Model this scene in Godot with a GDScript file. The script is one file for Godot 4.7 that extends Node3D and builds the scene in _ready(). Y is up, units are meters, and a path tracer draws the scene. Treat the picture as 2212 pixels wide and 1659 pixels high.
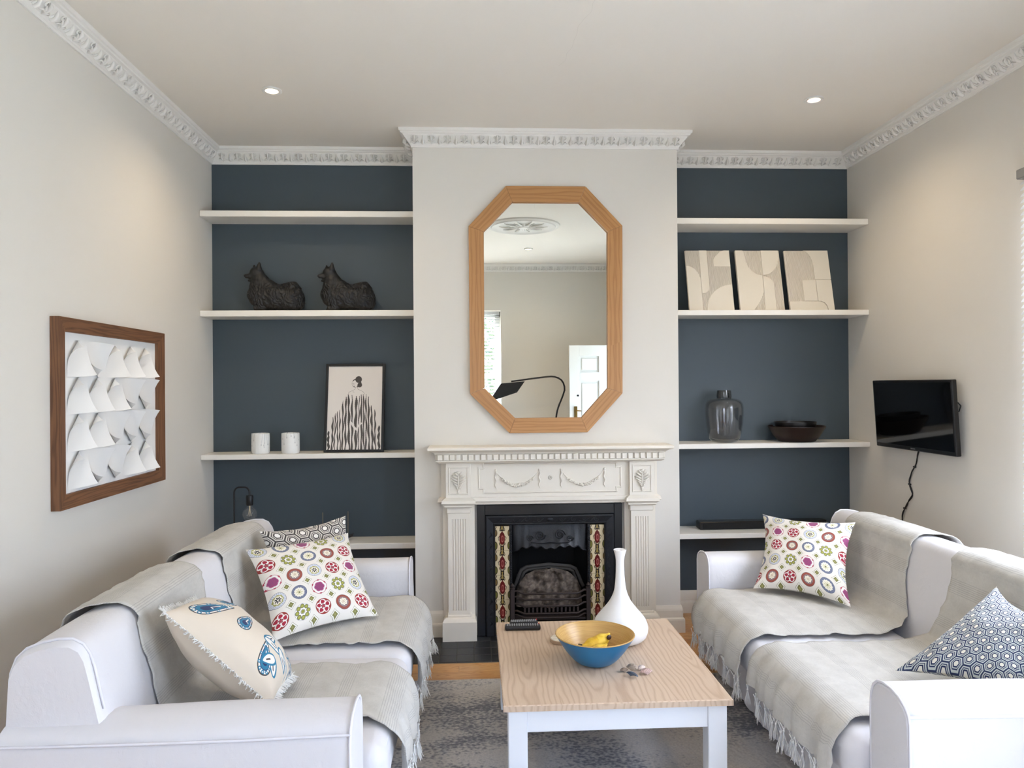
extends Node3D
# A sitting room: two white sofas face each other across a pale coffee table, shelved alcoves either side of a fireplace.
# Metres, y up. The chimney breast's face is z = 0, the alcoves' back wall z = -0.38, the camera looks towards -z.

const XL := -1.727
const XR := 2.564
const ZB := -0.38
const ZF := 4.95
const HC := 3.12
const BX0 := -0.378
const BX1 := 1.272

var M := {}

func _ready() -> void:
	# ---- camera
	var cam := Camera3D.new()
	cam.name = "camera"
	add_child(cam)
	var yaw := deg_to_rad(2.854)
	var pit := deg_to_rad(0.109)
	var rol := deg_to_rad(-0.430)
	var fwd := Vector3(sin(yaw) * cos(pit), sin(pit), -cos(yaw) * cos(pit))
	var rgt := Vector3(cos(yaw), 0, sin(yaw))
	var upv := rgt.cross(fwd)
	cam.transform = Transform3D(Basis(rgt * cos(rol) + upv * sin(rol), upv * cos(rol) - rgt * sin(rol), -fwd), Vector3(0, 1.55, 4.53))
	cam.fov = rad_to_deg(2.0 * atan(829.5 / 1580.0))
	cam.near = 0.05
	cam.current = true
	# ---- sky, sun, exposure
	var env := Environment.new()
	env.background_mode = Environment.BG_SKY
	var sky := Sky.new()
	var sm := ProceduralSkyMaterial.new()
	sm.sky_top_color = Color(0.42, 0.60, 0.92)
	sm.sky_horizon_color = Color(0.86, 0.92, 1.0)
	sm.ground_bottom_color = Color(0.55, 0.56, 0.55)
	sm.ground_horizon_color = Color(0.70, 0.72, 0.74)
	sm.sun_angle_max = 1.0
	sky.sky_material = sm
	env.sky = sky
	env.background_energy_multiplier = 4.8
	env.tonemap_mode = Environment.TONE_MAPPER_LINEAR
	env.tonemap_exposure = 1.78
	env.sdfgi_enabled = true
	env.ssao_enabled = true
	env.ssil_enabled = true
	var we := WorldEnvironment.new()
	we.name = "world"
	we.environment = env
	add_child(we)
	var sun := DirectionalLight3D.new()
	sun.name = "sun"
	sun.light_color = Color(0.96, 0.975, 1.0)
	sun.light_energy = 20.0
	sun.light_angular_distance = 0.6
	sun.shadow_enabled = true
	add_child(sun)
	sun.look_at_from_position(Vector3.ZERO, Vector3(1.3, -1.7, -1.25), Vector3.UP)
	# daylight that pours in at the side window and the open front door
	daylight("daylight_side_window", Vector3(2.70, 1.63, 2.0), Vector2(1.4, 1.6), Vector3(-1, 0, 0), 9.0)
	daylight("daylight_open_door", Vector3(2.06, 1.03, 3.84), Vector2(0.82, 2.02), Vector3(-1, 0, 0), 1.5, Color(0.82, 0.91, 1.0))
	# ---- place and things
	materials()
	room()
	cornices()
	windows_and_door()
	lamps()
	mantelpiece()
	fireplace()
	mirror()
	shelves()
	dogs()
	small_things()
	panels()
	rug()
	coffee_table()
	seating()
	framed_relief()
	television()
	arc_lamp()

func daylight(called: String, at: Vector3, size: Vector2, towards: Vector3, energy: float, tint := Color(0.94, 0.965, 1.0)) -> void:
	var l := AreaLight3D.new()
	l.name = called
	l.area_size = size
	l.light_energy = energy
	l.light_color = tint
	l.area_range = 14.0
	l.shadow_enabled = true
	add_child(l)
	l.look_at_from_position(at, at + towards, Vector3.UP)

# ---------------------------------------------------------------- mesh builder
class MB:
	var st := SurfaceTool.new()
	var xf := Transform3D()
	var sg := 1
	func _init() -> void:
		st.begin(Mesh.PRIMITIVE_TRIANGLES)
	func v(p: Vector3, uv := Vector2.ZERO) -> void:
		st.set_uv(uv)
		st.add_vertex(xf * p)
	func flat() -> void:
		st.set_smooth_group(-1)
	func smooth() -> void:
		sg += 1
		st.set_smooth_group(sg)
	func tri(a: Vector3, b: Vector3, c: Vector3) -> void:
		v(a); v(b); v(c)
	func quad(a: Vector3, b: Vector3, c: Vector3, d: Vector3, ua := Vector2(0, 1), ub := Vector2(0, 0), uc := Vector2(1, 0), ud := Vector2(1, 1)) -> void:
		v(a, ua); v(b, ub); v(c, uc)
		v(a, ua); v(c, uc); v(d, ud)
	# axis-aligned box with chamfered edges
	func box(c: Vector3, s: Vector3, ch := 0.0) -> MB:
		flat()
		var h := s * 0.5
		ch = minf(ch, minf(h.x, minf(h.y, h.z)) * 0.95)
		var i := h - Vector3(ch, ch, ch)
		for ax in 3:
			for sn in [-1.0, 1.0]:
				var u := (ax + 1) % 3
				var w := (ax + 2) % 3
				var q := []
				for k in [[-1, -1], [-1, 1], [1, 1], [1, -1]]:
					var p := Vector3.ZERO
					p[ax] = h[ax] * sn
					p[u] = i[u] * k[0]
					p[w] = i[w] * k[1]
					q.append(c + p)
				if sn > 0.0:
					quad(q[0], q[1], q[2], q[3])
				else:
					quad(q[3], q[2], q[1], q[0])
		if ch > 0.0:
			for ax in 3:
				var u := (ax + 1) % 3
				var w := (ax + 2) % 3
				for su in [-1.0, 1.0]:
					for sw in [-1.0, 1.0]:
						var q := []
						for k in [[0, -1.0], [0, 1.0], [1, 1.0], [1, -1.0]]:
							var p := Vector3.ZERO
							p[ax] = i[ax] * k[1]
							p[u] = (h[u] if k[0] == 0 else i[u]) * su
							p[w] = (i[w] if k[0] == 0 else h[w]) * sw
							q.append(c + p)
						if su * sw > 0.0:
							quad(q[3], q[2], q[1], q[0])
						else:
							quad(q[0], q[1], q[2], q[3])
			for sx in [-1.0, 1.0]:
				for sy in [-1.0, 1.0]:
					for sz in [-1.0, 1.0]:
						var a := c + Vector3(h.x * sx, i.y * sy, i.z * sz)
						var b := c + Vector3(i.x * sx, h.y * sy, i.z * sz)
						var d := c + Vector3(i.x * sx, i.y * sy, h.z * sz)
						if sx * sy * sz > 0.0:
							tri(a, d, b)
						else:
							tri(a, b, d)
		return self
	func span(a: Vector3, b: Vector3, ch := 0.0) -> MB:
		return box((a + b) * 0.5, (b - a).abs(), ch)
	# rows of points -> smooth surface; wrap joins last column to first
	func grid(rows: Array, wrap := false, uvs: Array = [], flip := false, hard := false) -> MB:
		if hard:
			flat()
		else:
			smooth()
		var n: int = rows[0].size()
		var m := n if wrap else n - 1
		for r in rows.size() - 1:
			for k in m:
				var k2 := (k + 1) % n
				var a: Vector3 = rows[r][k]
				var b: Vector3 = rows[r + 1][k]
				var c: Vector3 = rows[r + 1][k2]
				var d: Vector3 = rows[r][k2]
				var ua := Vector2(float(k) / m, float(r) / (rows.size() - 1))
				var ub := Vector2(float(k) / m, float(r + 1) / (rows.size() - 1))
				var uc := Vector2(float(k + 1) / m, ub.y)
				var ud := Vector2(float(k + 1) / m, ua.y)
				if uvs.size() > 0:
					ua = uvs[r][k]; ub = uvs[r + 1][k]; uc = uvs[r + 1][k2]; ud = uvs[r][k2]
				if flip:
					quad(a, d, c, b, ua, ud, uc, ub)
				else:
					quad(a, b, c, d, ua, ub, uc, ud)
		return self
	func fan(ring: PackedVector3Array, flip := false) -> void:
		flat()
		var c := Vector3.ZERO
		for p in ring:
			c += p
		c /= ring.size()
		for k in ring.size():
			var a := ring[k]
			var b := ring[(k + 1) % ring.size()]
			if flip:
				tri(c, b, a)
			else:
				tri(c, a, b)
	# profile of (radius, height) turned about y; corners sharper than 35 degrees stay hard
	func lathe(prof: PackedVector2Array, seg := 32, c := Vector3.ZERO, flip := false) -> MB:
		smooth()
		var total := 0.0
		for k in prof.size() - 1:
			total += prof[k].distance_to(prof[k + 1])
		var run := 0.0
		for k in prof.size() - 1:
			if k > 0:
				var d0 := (prof[k] - prof[k - 1]).normalized()
				var d1 := (prof[k + 1] - prof[k]).normalized()
				if d0.dot(d1) < 0.82:
					smooth()
			var run2 := run + prof[k].distance_to(prof[k + 1])
			for s in seg:
				var t0 := TAU * s / seg
				var t1 := TAU * (s + 1) / seg
				var e0 := Vector3(cos(t0), 0, sin(t0))
				var e1 := Vector3(cos(t1), 0, sin(t1))
				var a := c + e0 * prof[k].x + Vector3(0, prof[k].y, 0)
				var b := c + e0 * prof[k + 1].x + Vector3(0, prof[k + 1].y, 0)
				var d := c + e1 * prof[k].x + Vector3(0, prof[k].y, 0)
				var e := c + e1 * prof[k + 1].x + Vector3(0, prof[k + 1].y, 0)
				var u0 := float(s) / seg
				var u1 := float(s + 1) / seg
				if flip:
					quad(a, d, e, b, Vector2(u0, run / total), Vector2(u1, run / total), Vector2(u1, run2 / total), Vector2(u0, run2 / total))
				else:
					quad(a, b, e, d, Vector2(u0, run / total), Vector2(u0, run2 / total), Vector2(u1, run2 / total), Vector2(u1, run / total))
			run = run2
		return self
	func tube(path: PackedVector3Array, rad, seg := 8, closed := false, caps := true, squash := 1.0, up0 := Vector3.ZERO) -> MB:
		var rows := []
		var n := path.size()
		var up := up0
		for k in n:
			var d: Vector3
			if closed:
				d = (path[(k + 1) % n] - path[(k - 1 + n) % n]).normalized()
			else:
				d = (path[mini(k + 1, n - 1)] - path[maxi(k - 1, 0)]).normalized()
			if up == Vector3.ZERO:
				up = Vector3.UP if absf(d.y) < 0.9 else Vector3.RIGHT
			var side := d.cross(up).normalized()
			up = side.cross(d).normalized()
			var r: float = rad if (rad is float) else rad[k]
			var ring := PackedVector3Array()
			for s in seg:
				var t := TAU * s / seg
				ring.append(path[k] + side * cos(t) * r + up * sin(t) * r * squash)
			rows.append(ring)
		if closed:
			rows.append(rows[0])
		grid(rows, true)
		if caps and not closed:
			fan(rows[0])
			fan(rows[n - 1], true)
		return self
	# polygon in the xy plane of t, pushed along its z from 0 to depth
	func prism(poly: PackedVector2Array, depth: float, t := Transform3D(), ch := 0.0) -> MB:
		flat()
		if Geometry2D.is_polygon_clockwise(poly):
			poly = poly.duplicate()
			poly.reverse()
		var front := poly
		if ch > 0.0:
			var ins := Geometry2D.offset_polygon(poly, -ch, Geometry2D.JOIN_MITER)
			if ins.size() == 1 and ins[0].size() == poly.size():
				front = ins[0]
				# line the inset up with the outline
				var best := 0
				for k in front.size():
					if front[k].distance_to(poly[0]) < front[best].distance_to(poly[0]):
						best = k
				var turned := PackedVector2Array()
				var cw := Geometry2D.is_polygon_clockwise(front)
				for k in front.size():
					turned.append(front[(best + (-k if cw else k) + front.size() * 2) % front.size()])
				front = turned
			else:
				ch = 0.0
		var idx := Geometry2D.triangulate_polygon(poly)
		var fidx := Geometry2D.triangulate_polygon(front)
		for k in range(0, fidx.size(), 3):
			var a := front[fidx[k]]; var b := front[fidx[k + 1]]; var c := front[fidx[k + 2]]
			if (b - a).cross(c - a) > 0:
				var s := b; b = c; c = s
			v(t * Vector3(a.x, a.y, depth), a); v(t * Vector3(b.x, b.y, depth), b); v(t * Vector3(c.x, c.y, depth), c)
		for k in range(0, idx.size(), 3):
			var a := poly[idx[k]]; var b := poly[idx[k + 1]]; var c := poly[idx[k + 2]]
			if (b - a).cross(c - a) < 0:
				var s := b; b = c; c = s
			v(t * Vector3(a.x, a.y, 0), a); v(t * Vector3(b.x, b.y, 0), b); v(t * Vector3(c.x, c.y, 0), c)
		for k in poly.size():
			var a := poly[k]; var b := poly[(k + 1) % poly.size()]
			quad(t * Vector3(a.x, a.y, 0), t * Vector3(a.x, a.y, depth - ch), t * Vector3(b.x, b.y, depth - ch), t * Vector3(b.x, b.y, 0))
			if ch > 0.0:
				var fa := front[k]; var fb := front[(k + 1) % poly.size()]
				quad(t * Vector3(a.x, a.y, depth - ch), t * Vector3(fa.x, fa.y, depth), t * Vector3(fb.x, fb.y, depth), t * Vector3(b.x, b.y, depth - ch))
		return self
	# what soft() does to each point; builders of cushions override it
	func bend(p: Vector3, _n: Vector3) -> Vector3:
		return p
	# box with round edges of radius r
	func soft(s: Vector3, r: float, n: int) -> MB:
		smooth()
		var h := s * 0.5
		var i := h - Vector3(r, r, r)
		for ax in 3:
			var u := (ax + 1) % 3
			var w := (ax + 2) % 3
			var cu := _stops(h[u], r, n)
			var cw := _stops(h[w], r, n)
			for sn in [-1.0, 1.0]:
				var rows := []
				var uvs := []
				for a in cu:
					var row := PackedVector3Array()
					var uvr := PackedVector2Array()
					for b in cw:
						var p := Vector3.ZERO
						p[ax] = h[ax] * sn
						p[u] = a
						p[w] = b
						var q := p.clamp(-i, i)
						var d := (p - q)
						var nn := d.normalized()
						p = q + nn * r
						row.append(bend(p, nn))
						uvr.append(Vector2(a, b))
					rows.append(row)
					uvs.append(uvr)
				_same(rows, sn > 0.0, uvs)
		return self
	func _stops(h: float, r: float, n: int) -> PackedFloat32Array:
		var out := PackedFloat32Array()
		for k in 4:
			out.append(-h + r * (1.0 - tan((1.0 - k / 4.0) * PI / 4.0)))
		for k in n + 1:
			out.append(lerpf(-h + r, h - r, float(k) / n))
		for k in range(1, 5):
			out.append(h - r * (1.0 - tan((k / 4.0) * PI / 4.0)))
		return out
	func _same(rows: Array, flip: bool, uvs: Array) -> void:
		var n: int = rows[0].size()
		for r in rows.size() - 1:
			for k in n - 1:
				if flip:
					quad(rows[r][k], rows[r][k + 1], rows[r + 1][k + 1], rows[r + 1][k], uvs[r][k], uvs[r][k + 1], uvs[r + 1][k + 1], uvs[r + 1][k])
				else:
					quad(rows[r][k], rows[r + 1][k], rows[r + 1][k + 1], rows[r][k + 1], uvs[r][k], uvs[r + 1][k], uvs[r + 1][k + 1], uvs[r][k + 1])
	func ball(c: Vector3, r: Vector3, seg := 8, rings := 5, b := Basis()) -> MB:
		var rows := []
		for k in rings + 1:
			var a := PI * k / rings
			var row := PackedVector3Array()
			for s in seg:
				var t := TAU * s / seg
				row.append(c + b * Vector3(sin(a) * cos(t) * r.x, cos(a) * r.y, sin(a) * sin(t) * r.z))
			rows.append(row)
		return grid(rows, true, [], true)
	func done(tangents := false) -> ArrayMesh:
		st.generate_normals()
		if tangents:
			st.generate_tangents()
		st.index()
		return st.commit()

# ---------------------------------------------------------------- little painter for prints
class Ink:
	var im: Image
	var w: int
	var h: int
	func _init(ww: int, hh: int, c: Color) -> void:
		w = ww; h = hh
		im = Image.create(w, h, false, Image.FORMAT_RGBA8)
		im.fill(c)
	func dot(x: int, y: int, c: Color, a: float) -> void:
		if x < 0 or y < 0 or x >= w or y >= h or a <= 0.0:
			return
		var o := im.get_pixel(x, y)
		if o.a < 0.01:
			im.set_pixel(x, y, Color(c.r, c.g, c.b, minf(a, 1.0)))
		else:
			var m := o.lerp(c, minf(a, 1.0))
			m.a = maxf(o.a, minf(a, 1.0))
			im.set_pixel(x, y, m)
	func disc(p: Vector2, r: float, c: Color) -> void:
		for y in range(int(p.y - r) - 1, int(p.y + r) + 2):
			for x in range(int(p.x - r) - 1, int(p.x + r) + 2):
				dot(x, y, c, clampf(r - p.distance_to(Vector2(x + 0.5, y + 0.5)) + 0.5, 0.0, 1.0))
	func ring(p: Vector2, r: float, t: float, c: Color) -> void:
		for y in range(int(p.y - r - t) - 1, int(p.y + r + t) + 2):
			for x in range(int(p.x - r - t) - 1, int(p.x + r + t) + 2):
				dot(x, y, c, clampf(t * 0.5 - absf(p.distance_to(Vector2(x + 0.5, y + 0.5)) - r) + 0.5, 0.0, 1.0))
	# flower outline: radius swells n times round
	func bloom(p: Vector2, r: float, n: int, amp: float, c: Color, turn := 0.0) -> void:
		var big := r * (1.0 + amp) + 1.0
		for y in range(int(p.y - big), int(p.y + big) + 2):
			for x in range(int(p.x - big), int(p.x + big) + 2):
				var d := Vector2(x + 0.5, y + 0.5) - p
				var rr := r * (1.0 + amp * (absf(cos((d.angle() + turn) * n * 0.5)) * 2.0 - 1.0))
				dot(x, y, c, clampf(rr - d.length() + 0.5, 0.0, 1.0))
	func stroke(pts: PackedVector2Array, t: float, c: Color, t2 := -1.0) -> void:
		var n := pts.size() - 1
		for k in n:
			var a := pts[k]
			var b := pts[k + 1]
			var r0 := (t if t2 < 0 else lerpf(t, t2, float(k) / n)) * 0.5
			for y in range(int(minf(a.y, b.y) - r0) - 1, int(maxf(a.y, b.y) + r0) + 2):
				for x in range(int(minf(a.x, b.x) - r0) - 1, int(maxf(a.x, b.x) + r0) + 2):
					var q := Vector2(x + 0.5, y + 0.5)
					var cl := Geometry2D.get_closest_point_to_segment(q, a, b)
					dot(x, y, c, clampf(r0 - q.distance_to(cl) + 0.5, 0.0, 1.0))
	func area(pts: PackedVector2Array, c: Color) -> void:
		var lo := pts[0]
		var hi := pts[0]
		for p in pts:
			lo = lo.min(p); hi = hi.max(p)
		for y in range(int(lo.y), int(hi.y) + 1):
			for x in range(int(lo.x), int(hi.x) + 1):
				if Geometry2D.is_point_in_polygon(Vector2(x + 0.5, y + 0.5), pts):
					dot(x, y, c, 1.0)
	func tex() -> ImageTexture:
		return ImageTexture.create_from_image(im)

# ---------------------------------------------------------------- nodes and materials
var taken := {}
func numbered(called: String) -> String:
	if not taken.has(called):
		taken[called] = 0
		return called
	taken[called] += 1
	return "%s_%03d" % [called, taken[called]]

func part(called: String, mesh: Mesh, m: Material, parent: Node3D, at := Vector3.ZERO) -> MeshInstance3D:
	var o := MeshInstance3D.new()
	o.name = called
	o.mesh = mesh
	o.material_override = m
	o.position = at
	parent.add_child(o, true)
	return o

func tag(o: Node, label: String, category: String, group := "") -> void:
	o.set_meta("label", label)
	o.set_meta("category", category)
	if group != "":
		o.set_meta("group", group)

func thing(called: String, label: String, category: String, at := Vector3.ZERO, turn := 0.0, group := "") -> Node3D:
	var o := Node3D.new()
	o.name = numbered(called)
	add_child(o)
	o.position = at
	o.rotation.y = turn
	tag(o, label, category, group)
	return o

func single(called: String, mesh: Mesh, m: Material, label: String, category: String, at := Vector3.ZERO, group := "") -> MeshInstance3D:
	var o := part(numbered(called), mesh, m, self, at)
	tag(o, label, category, group)
	return o

func struct(called: String, mesh: Mesh, m: Material, label: String, category: String, at := Vector3.ZERO) -> MeshInstance3D:
	var o := single(called, mesh, m, label, category, at)
	o.set_meta("kind", "structure")
	return o

func copy_of(o: Node3D, label: String) -> Node3D:
	var c: Node3D = o.duplicate()
	c.name = numbered(String(o.name))
	add_child(c)
	c.set_meta("label", label)
	return c

func rgb(r: float, g: float, b: float) -> Color:
	return Color(r / 255.0, g / 255.0, b / 255.0)

func paint(called: String, c: Color, rough := 0.6, metal := 0.0) -> StandardMaterial3D:
	var m := StandardMaterial3D.new()
	m.resource_name = called
	m.albedo_color = c
	m.roughness = rough
	m.metallic = metal
	return m

func noise_tex(freq: float, size := 256, octaves := 4, ramp: Gradient = null, kind := FastNoiseLite.TYPE_SIMPLEX_SMOOTH, sd := 7) -> NoiseTexture2D:
	var n := FastNoiseLite.new()
	n.noise_type = kind
	n.frequency = freq
	n.fractal_octaves = octaves
	n.seed = sd
	var t := NoiseTexture2D.new()
	t.width = size
	t.height = size
	t.seamless = true
	t.noise = n
	if ramp:
		t.color_ramp = ramp
	return t

func two(a: Color, b: Color, lo := 0.0, hi := 1.0) -> Gradient:
	var g := Gradient.new()
	g.offsets = PackedFloat32Array([lo, hi])
	g.colors = PackedColorArray([a, b])
	return g

func relief(m: StandardMaterial3D, t: Texture2D, cm: float) -> void:
	m.heightmap_enabled = true
	m.heightmap_texture = t
	m.heightmap_scale = cm

func tri(m: StandardMaterial3D, scale: Vector3, world := false) -> StandardMaterial3D:
	m.uv1_triplanar = true
	m.uv1_world_triplanar = world
	m.uv1_scale = scale
	return m

func noise(freq: float, sd: int, octaves := 3) -> FastNoiseLite:
	var n := FastNoiseLite.new()
	n.noise_type = FastNoiseLite.TYPE_SIMPLEX_SMOOTH
	n.frequency = freq
	n.fractal_octaves = octaves
	n.seed = sd
	return n

# grain of a sawn board; y runs along the board
func grain_tex(w: int, h: int, a: Color, b: Color, lines: float, waver: float, sd: int, boards := 1, knots := 0.0) -> ImageTexture:
	var im := Image.create(w, h, false, Image.FORMAT_RGB8)
	var n := noise(1.0, sd, 3)
	var fine := noise(1.0, sd + 5, 2)
	for y in h:
		var fy := float(y) / h
		for x in w:
			var fx := float(x) / w * boards
			var bd := floorf(fx)
			var lx := fx - bd
			var off := bd * 7.3
			var cx := lx - 0.5 + 0.35 * sin(off * 3.1)
			var bend := n.get_noise_2d(fx * 1.3 + off, fy * 1.6 + off) * waver
			var d := sqrt(cx * cx + knots * (fy - 0.5 + 0.2 * sin(off)) * (fy - 0.5 + 0.2 * sin(off))) + bend
			var s := 0.5 + 0.5 * sin(d * lines * TAU)
			s = s * s * s
			var f := fine.get_noise_2d(fx * 70.0, fy * 5.0 + off) * 0.5 + 0.5
			var tone := 0.72 * s + 0.4 * f - 0.1 + 0.1 * sin(off * 5.0) * (1.0 if boards > 1 else 0.0)
			im.set_pixel(x, y, a.lerp(b, clampf(tone, 0.0, 1.0)))
	return ImageTexture.create_from_image(im)

# ---------------------------------------------------------------- materials
func materials() -> void:
	var plaster := noise_tex(0.02, 256, 5)
	M.wall = paint("warm_white_wall_paint", rgb(225, 220, 210), 0.75)
	relief(M.wall, plaster, 0.06)
	tri(M.wall, Vector3.ONE * 1.3, true)
	M.ceiling = paint("ceiling_paint", rgb(240, 234, 223), 0.85)
	relief(M.ceiling, plaster, 0.05)
	tri(M.ceiling, Vector3.ONE * 0.9, true)
	M.navy = paint("blue_grey_wall_paint", rgb(66, 78, 86), 0.5)
	relief(M.navy, plaster, 0.05)
	tri(M.navy, Vector3.ONE * 1.3, true)
	M.white = paint("white_gloss_paint", rgb(236, 234, 228), 0.4)
	M.shelf = paint("white_shelf_paint", rgb(240, 236, 227), 0.35)
	M.mantel = paint("ivory_mantel_paint", rgb(236, 228, 213), 0.45)
	M.cloud = paint("plaster_ornament_paint", rgb(238, 235, 228), 0.6)
	M.iron = paint("black_cast_iron", rgb(26, 28, 32), 0.42, 0.15)
	relief(M.iron, noise_tex(0.05, 256, 4), 0.05)
	tri(M.iron, Vector3.ONE * 6.0)
	M.soot = paint("sooty_firebox", rgb(18, 17, 17), 0.9)
	M.black = paint("matt_black_metal", rgb(22, 22, 24), 0.4)
	M.floor = []
	for k in 4:
		var m := paint("honey_floorboard", [rgb(255, 255, 255), rgb(245, 238, 230), rgb(255, 248, 238), rgb(236, 226, 214)][k], 0.32)
		m.albedo_texture = grain_tex(96, 512, rgb(214, 166, 108), rgb(184, 128, 72), 7.0, 0.5, 20 + k, 1, 0.02)
		m.uv1_scale = Vector3(1, 1, 1)
		M.floor.append(m)

# ---------------------------------------------------------------- shell
func room() -> void:
	var t := 0.14
	var b := MB.new()
	b.span(Vector3(XL - t, 0, ZB - t), Vector3(XL, HC, ZF + 0.3))
	struct("wall_left", b.done(), M.wall, "pale wall behind the sofa with paisley cushion, carrying the framed relief", "wall")
	b = MB.new()
	var z0 := ZB - t
	var z1 := ZF + 0.3
	b.span(Vector3(XR, 0, z0), Vector3(XR + t, HC, 1.29))
	b.span(Vector3(XR, 0, 2.70), Vector3(XR + t, HC, 3.20))
	b.span(Vector3(XR, 0, 1.29), Vector3(XR + t, 0.80, 2.70))
	b.span(Vector3(XR, 2.46, 1.29), Vector3(XR + t, HC, 2.70))
	struct("wall_right", b.done(), M.wall, "warm pale wall behind the television, with a blind-covered window", "wall")
	b = MB.new()
	b.span(Vector3(XL, 0, ZB - t), Vector3(XR, HC, ZB))
	struct("wall_back", b.done(), M.navy, "dark blue-grey wall at the back of both shelved alcoves", "wall")
	# chimney breast with an opening for the fire
	b = MB.new()
	b.span(Vector3(BX0, 0, ZB), Vector3(0.06, HC, 0))
	b.span(Vector3(0.85, 0, ZB), Vector3(BX1, HC, 0))
	b.span(Vector3(0.06, 0.77, ZB), Vector3(0.85, HC, 0))
	struct("wall_chimney", b.done(), M.wall, "off-white chimney breast between the two blue-grey alcoves", "wall")
	# wall behind the camera, with its window opening
	b = MB.new()
	b.span(Vector3(XL, 0, ZF), Vector3(-0.94, HC, ZF + 0.3))
	b.span(Vector3(0.33, 0, ZF), Vector3(2.10, HC, ZF + 0.3))
	b.span(Vector3(-0.94, 0, ZF), Vector3(0.33, 0.86, ZF + 0.3))
	b.span(Vector3(-0.94, 2.52, ZF), Vector3(0.33, HC, ZF + 0.3))
	var fw := b.done()
	# the front door opens through this wall, beside the camera
	b = MB.new()
	b.span(Vector3(1.98, 0, 3.20), Vector3(2.10, HC, 3.42))
	b.span(Vector3(1.98, 0, 4.26), Vector3(2.10, HC, ZF))
	b.span(Vector3(1.98, 2.06, 3.42), Vector3(2.10, HC, 4.26))
	b.span(Vector3(1.98, 0, 3.08), Vector3(XR, HC, 3.20))
	struct("wall_porch", b.done(), M.wall, "pale wall with the front doorway, beside the open panelled door", "wall")
	struct("wall_front", fw, M.wall, "plain pale wall opposite the fireplace, seen in the mirror", "wall")
	b = MB.new()
	b.span(Vector3(XL - t, HC, ZB - t), Vector3(XR + t, HC + 0.12, ZF + 0.3))
	var ceil := struct("ceiling", b.done(), M.ceiling, "pale plaster ceiling with recessed downlights", "ceiling")
	# a hairline crack in the plaster near the middle of the ceiling
	var path := PackedVector3Array()
	var rn := noise(3.0, 4)
	for k in 26:
		var z := lerpf(0.95, 2.6, k / 25.0)
		path.append(Vector3(0.43 + 0.10 * (z - 0.95) / 0.9 + rn.get_noise_1d(z * 3.0) * 0.03, HC + 0.0004, z))
	b = MB.new()
	b.tube(path, 0.0006, 4)
	part("hairline_crack", b.done(), paint("crack_in_plaster", rgb(190, 183, 168), 0.9), ceil)
	# floor: boards on a screed
	b = MB.new()
	b.span(Vector3(XL - t, -0.15, ZB - t), Vector3(XR + t, -0.012, ZF + 0.3))
	var fl := struct("floor", b.done(), paint("dark_subfloor", rgb(60, 44, 30), 0.9), "honey coloured strip wood floor showing between rug and hearth", "floor")
	var rg := RandomNumberGenerator.new()
	rg.seed = 11
	var made := {}
	var z := ZB
	var wdt := 0.0845
	while z < ZF - 0.01:
		var x := XL - rg.randf() * 0.9
		while x < XR:
			var x0 := maxf(x, XL)
			var ln: float = [1.25, 1.6, 1.9][rg.randi() % 3]
			var x1 := minf(x + ln, XR)
			x += ln
			if x1 - x0 < 0.05:
				continue
			var key := "%d" % roundi((x1 - x0) * 100.0)
			if not made.has(key):
				made[key] = board_mesh(x1 - x0, wdt)
			part("floorboard", made[key], M.floor[rg.randi() % 4], fl, Vector3((x0 + x1) * 0.5, -0.006, z + wdt * 0.5))
		z += wdt
	hearth()
	skirting()

func board_mesh(ln: float, wd: float) -> ArrayMesh:
	var b := MB.new()
	b.flat()
	var h := Vector3(ln * 0.5 - 0.0006, 0.006, wd * 0.5 - 0.0006)
	var c := 0.0012
	var T := [Vector3(-h.x + c, h.y, -h.z + c), Vector3(h.x - c, h.y, -h.z + c), Vector3(h.x - c, h.y, h.z - c), Vector3(-h.x + c, h.y, h.z - c)]
	var S := [Vector3(-h.x, h.y - c, -h.z), Vector3(h.x, h.y - c, -h.z), Vector3(h.x, h.y - c, h.z), Vector3(-h.x, h.y - c, h.z)]
	var uv := [Vector2(0, 0), Vector2(0, ln), Vector2(1, ln), Vector2(1, 0)]
	b.quad(T[0], T[1], T[2], T[3], uv[0], uv[1], uv[2], uv[3])
	for k in 4:
		var j := (k + 1) % 4
		b.quad(S[k], S[j], T[j], T[k], uv[k], uv[j], uv[j], uv[k])
		b.quad(S[k] - Vector3(0, 0.01, 0), S[j] - Vector3(0, 0.01, 0), S[j], S[k], uv[k], uv[j], uv[j], uv[k])
	return b.done()

func hearth() -> void:
	var x0 := -0.415
	var x1 := 1.165
	var h := thing("hearth", "black tiled hearth slab laid before the fireplace", "hearth")
	var b := MB.new()
	b.span(Vector3(x0, 0.0, 0.0), Vector3(x1, 0.004, 0.432))
	part("mortar_bed", b.done(), paint("pale_grout", rgb(112, 108, 98), 0.9), h)
	var n := 16
	var p := (x1 - x0) / n
	b = MB.new()
	b.box(Vector3.ZERO, Vector3(p - 0.0022, 0.007, 0.108 - 0.0022), 0.0015)
	var me := b.done()
	var ms := []
	for k in 3:
		var m := paint("black_hearth_tile", [rgb(36, 37, 38), rgb(42, 43, 44), rgb(31, 32, 34)][k], 0.38)
		relief(m, noise_tex(0.03, 128, 3), 0.04)
		tri(m, Vector3.ONE * 9.0)
		ms.append(m)
	for r in 4:
		for k in n:
			part("tile", me, ms[(k * 7 + r * 5) % 3], h, Vector3(x0 + (k + 0.5) * p, 0.004, 0.054 + r * 0.108))

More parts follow.
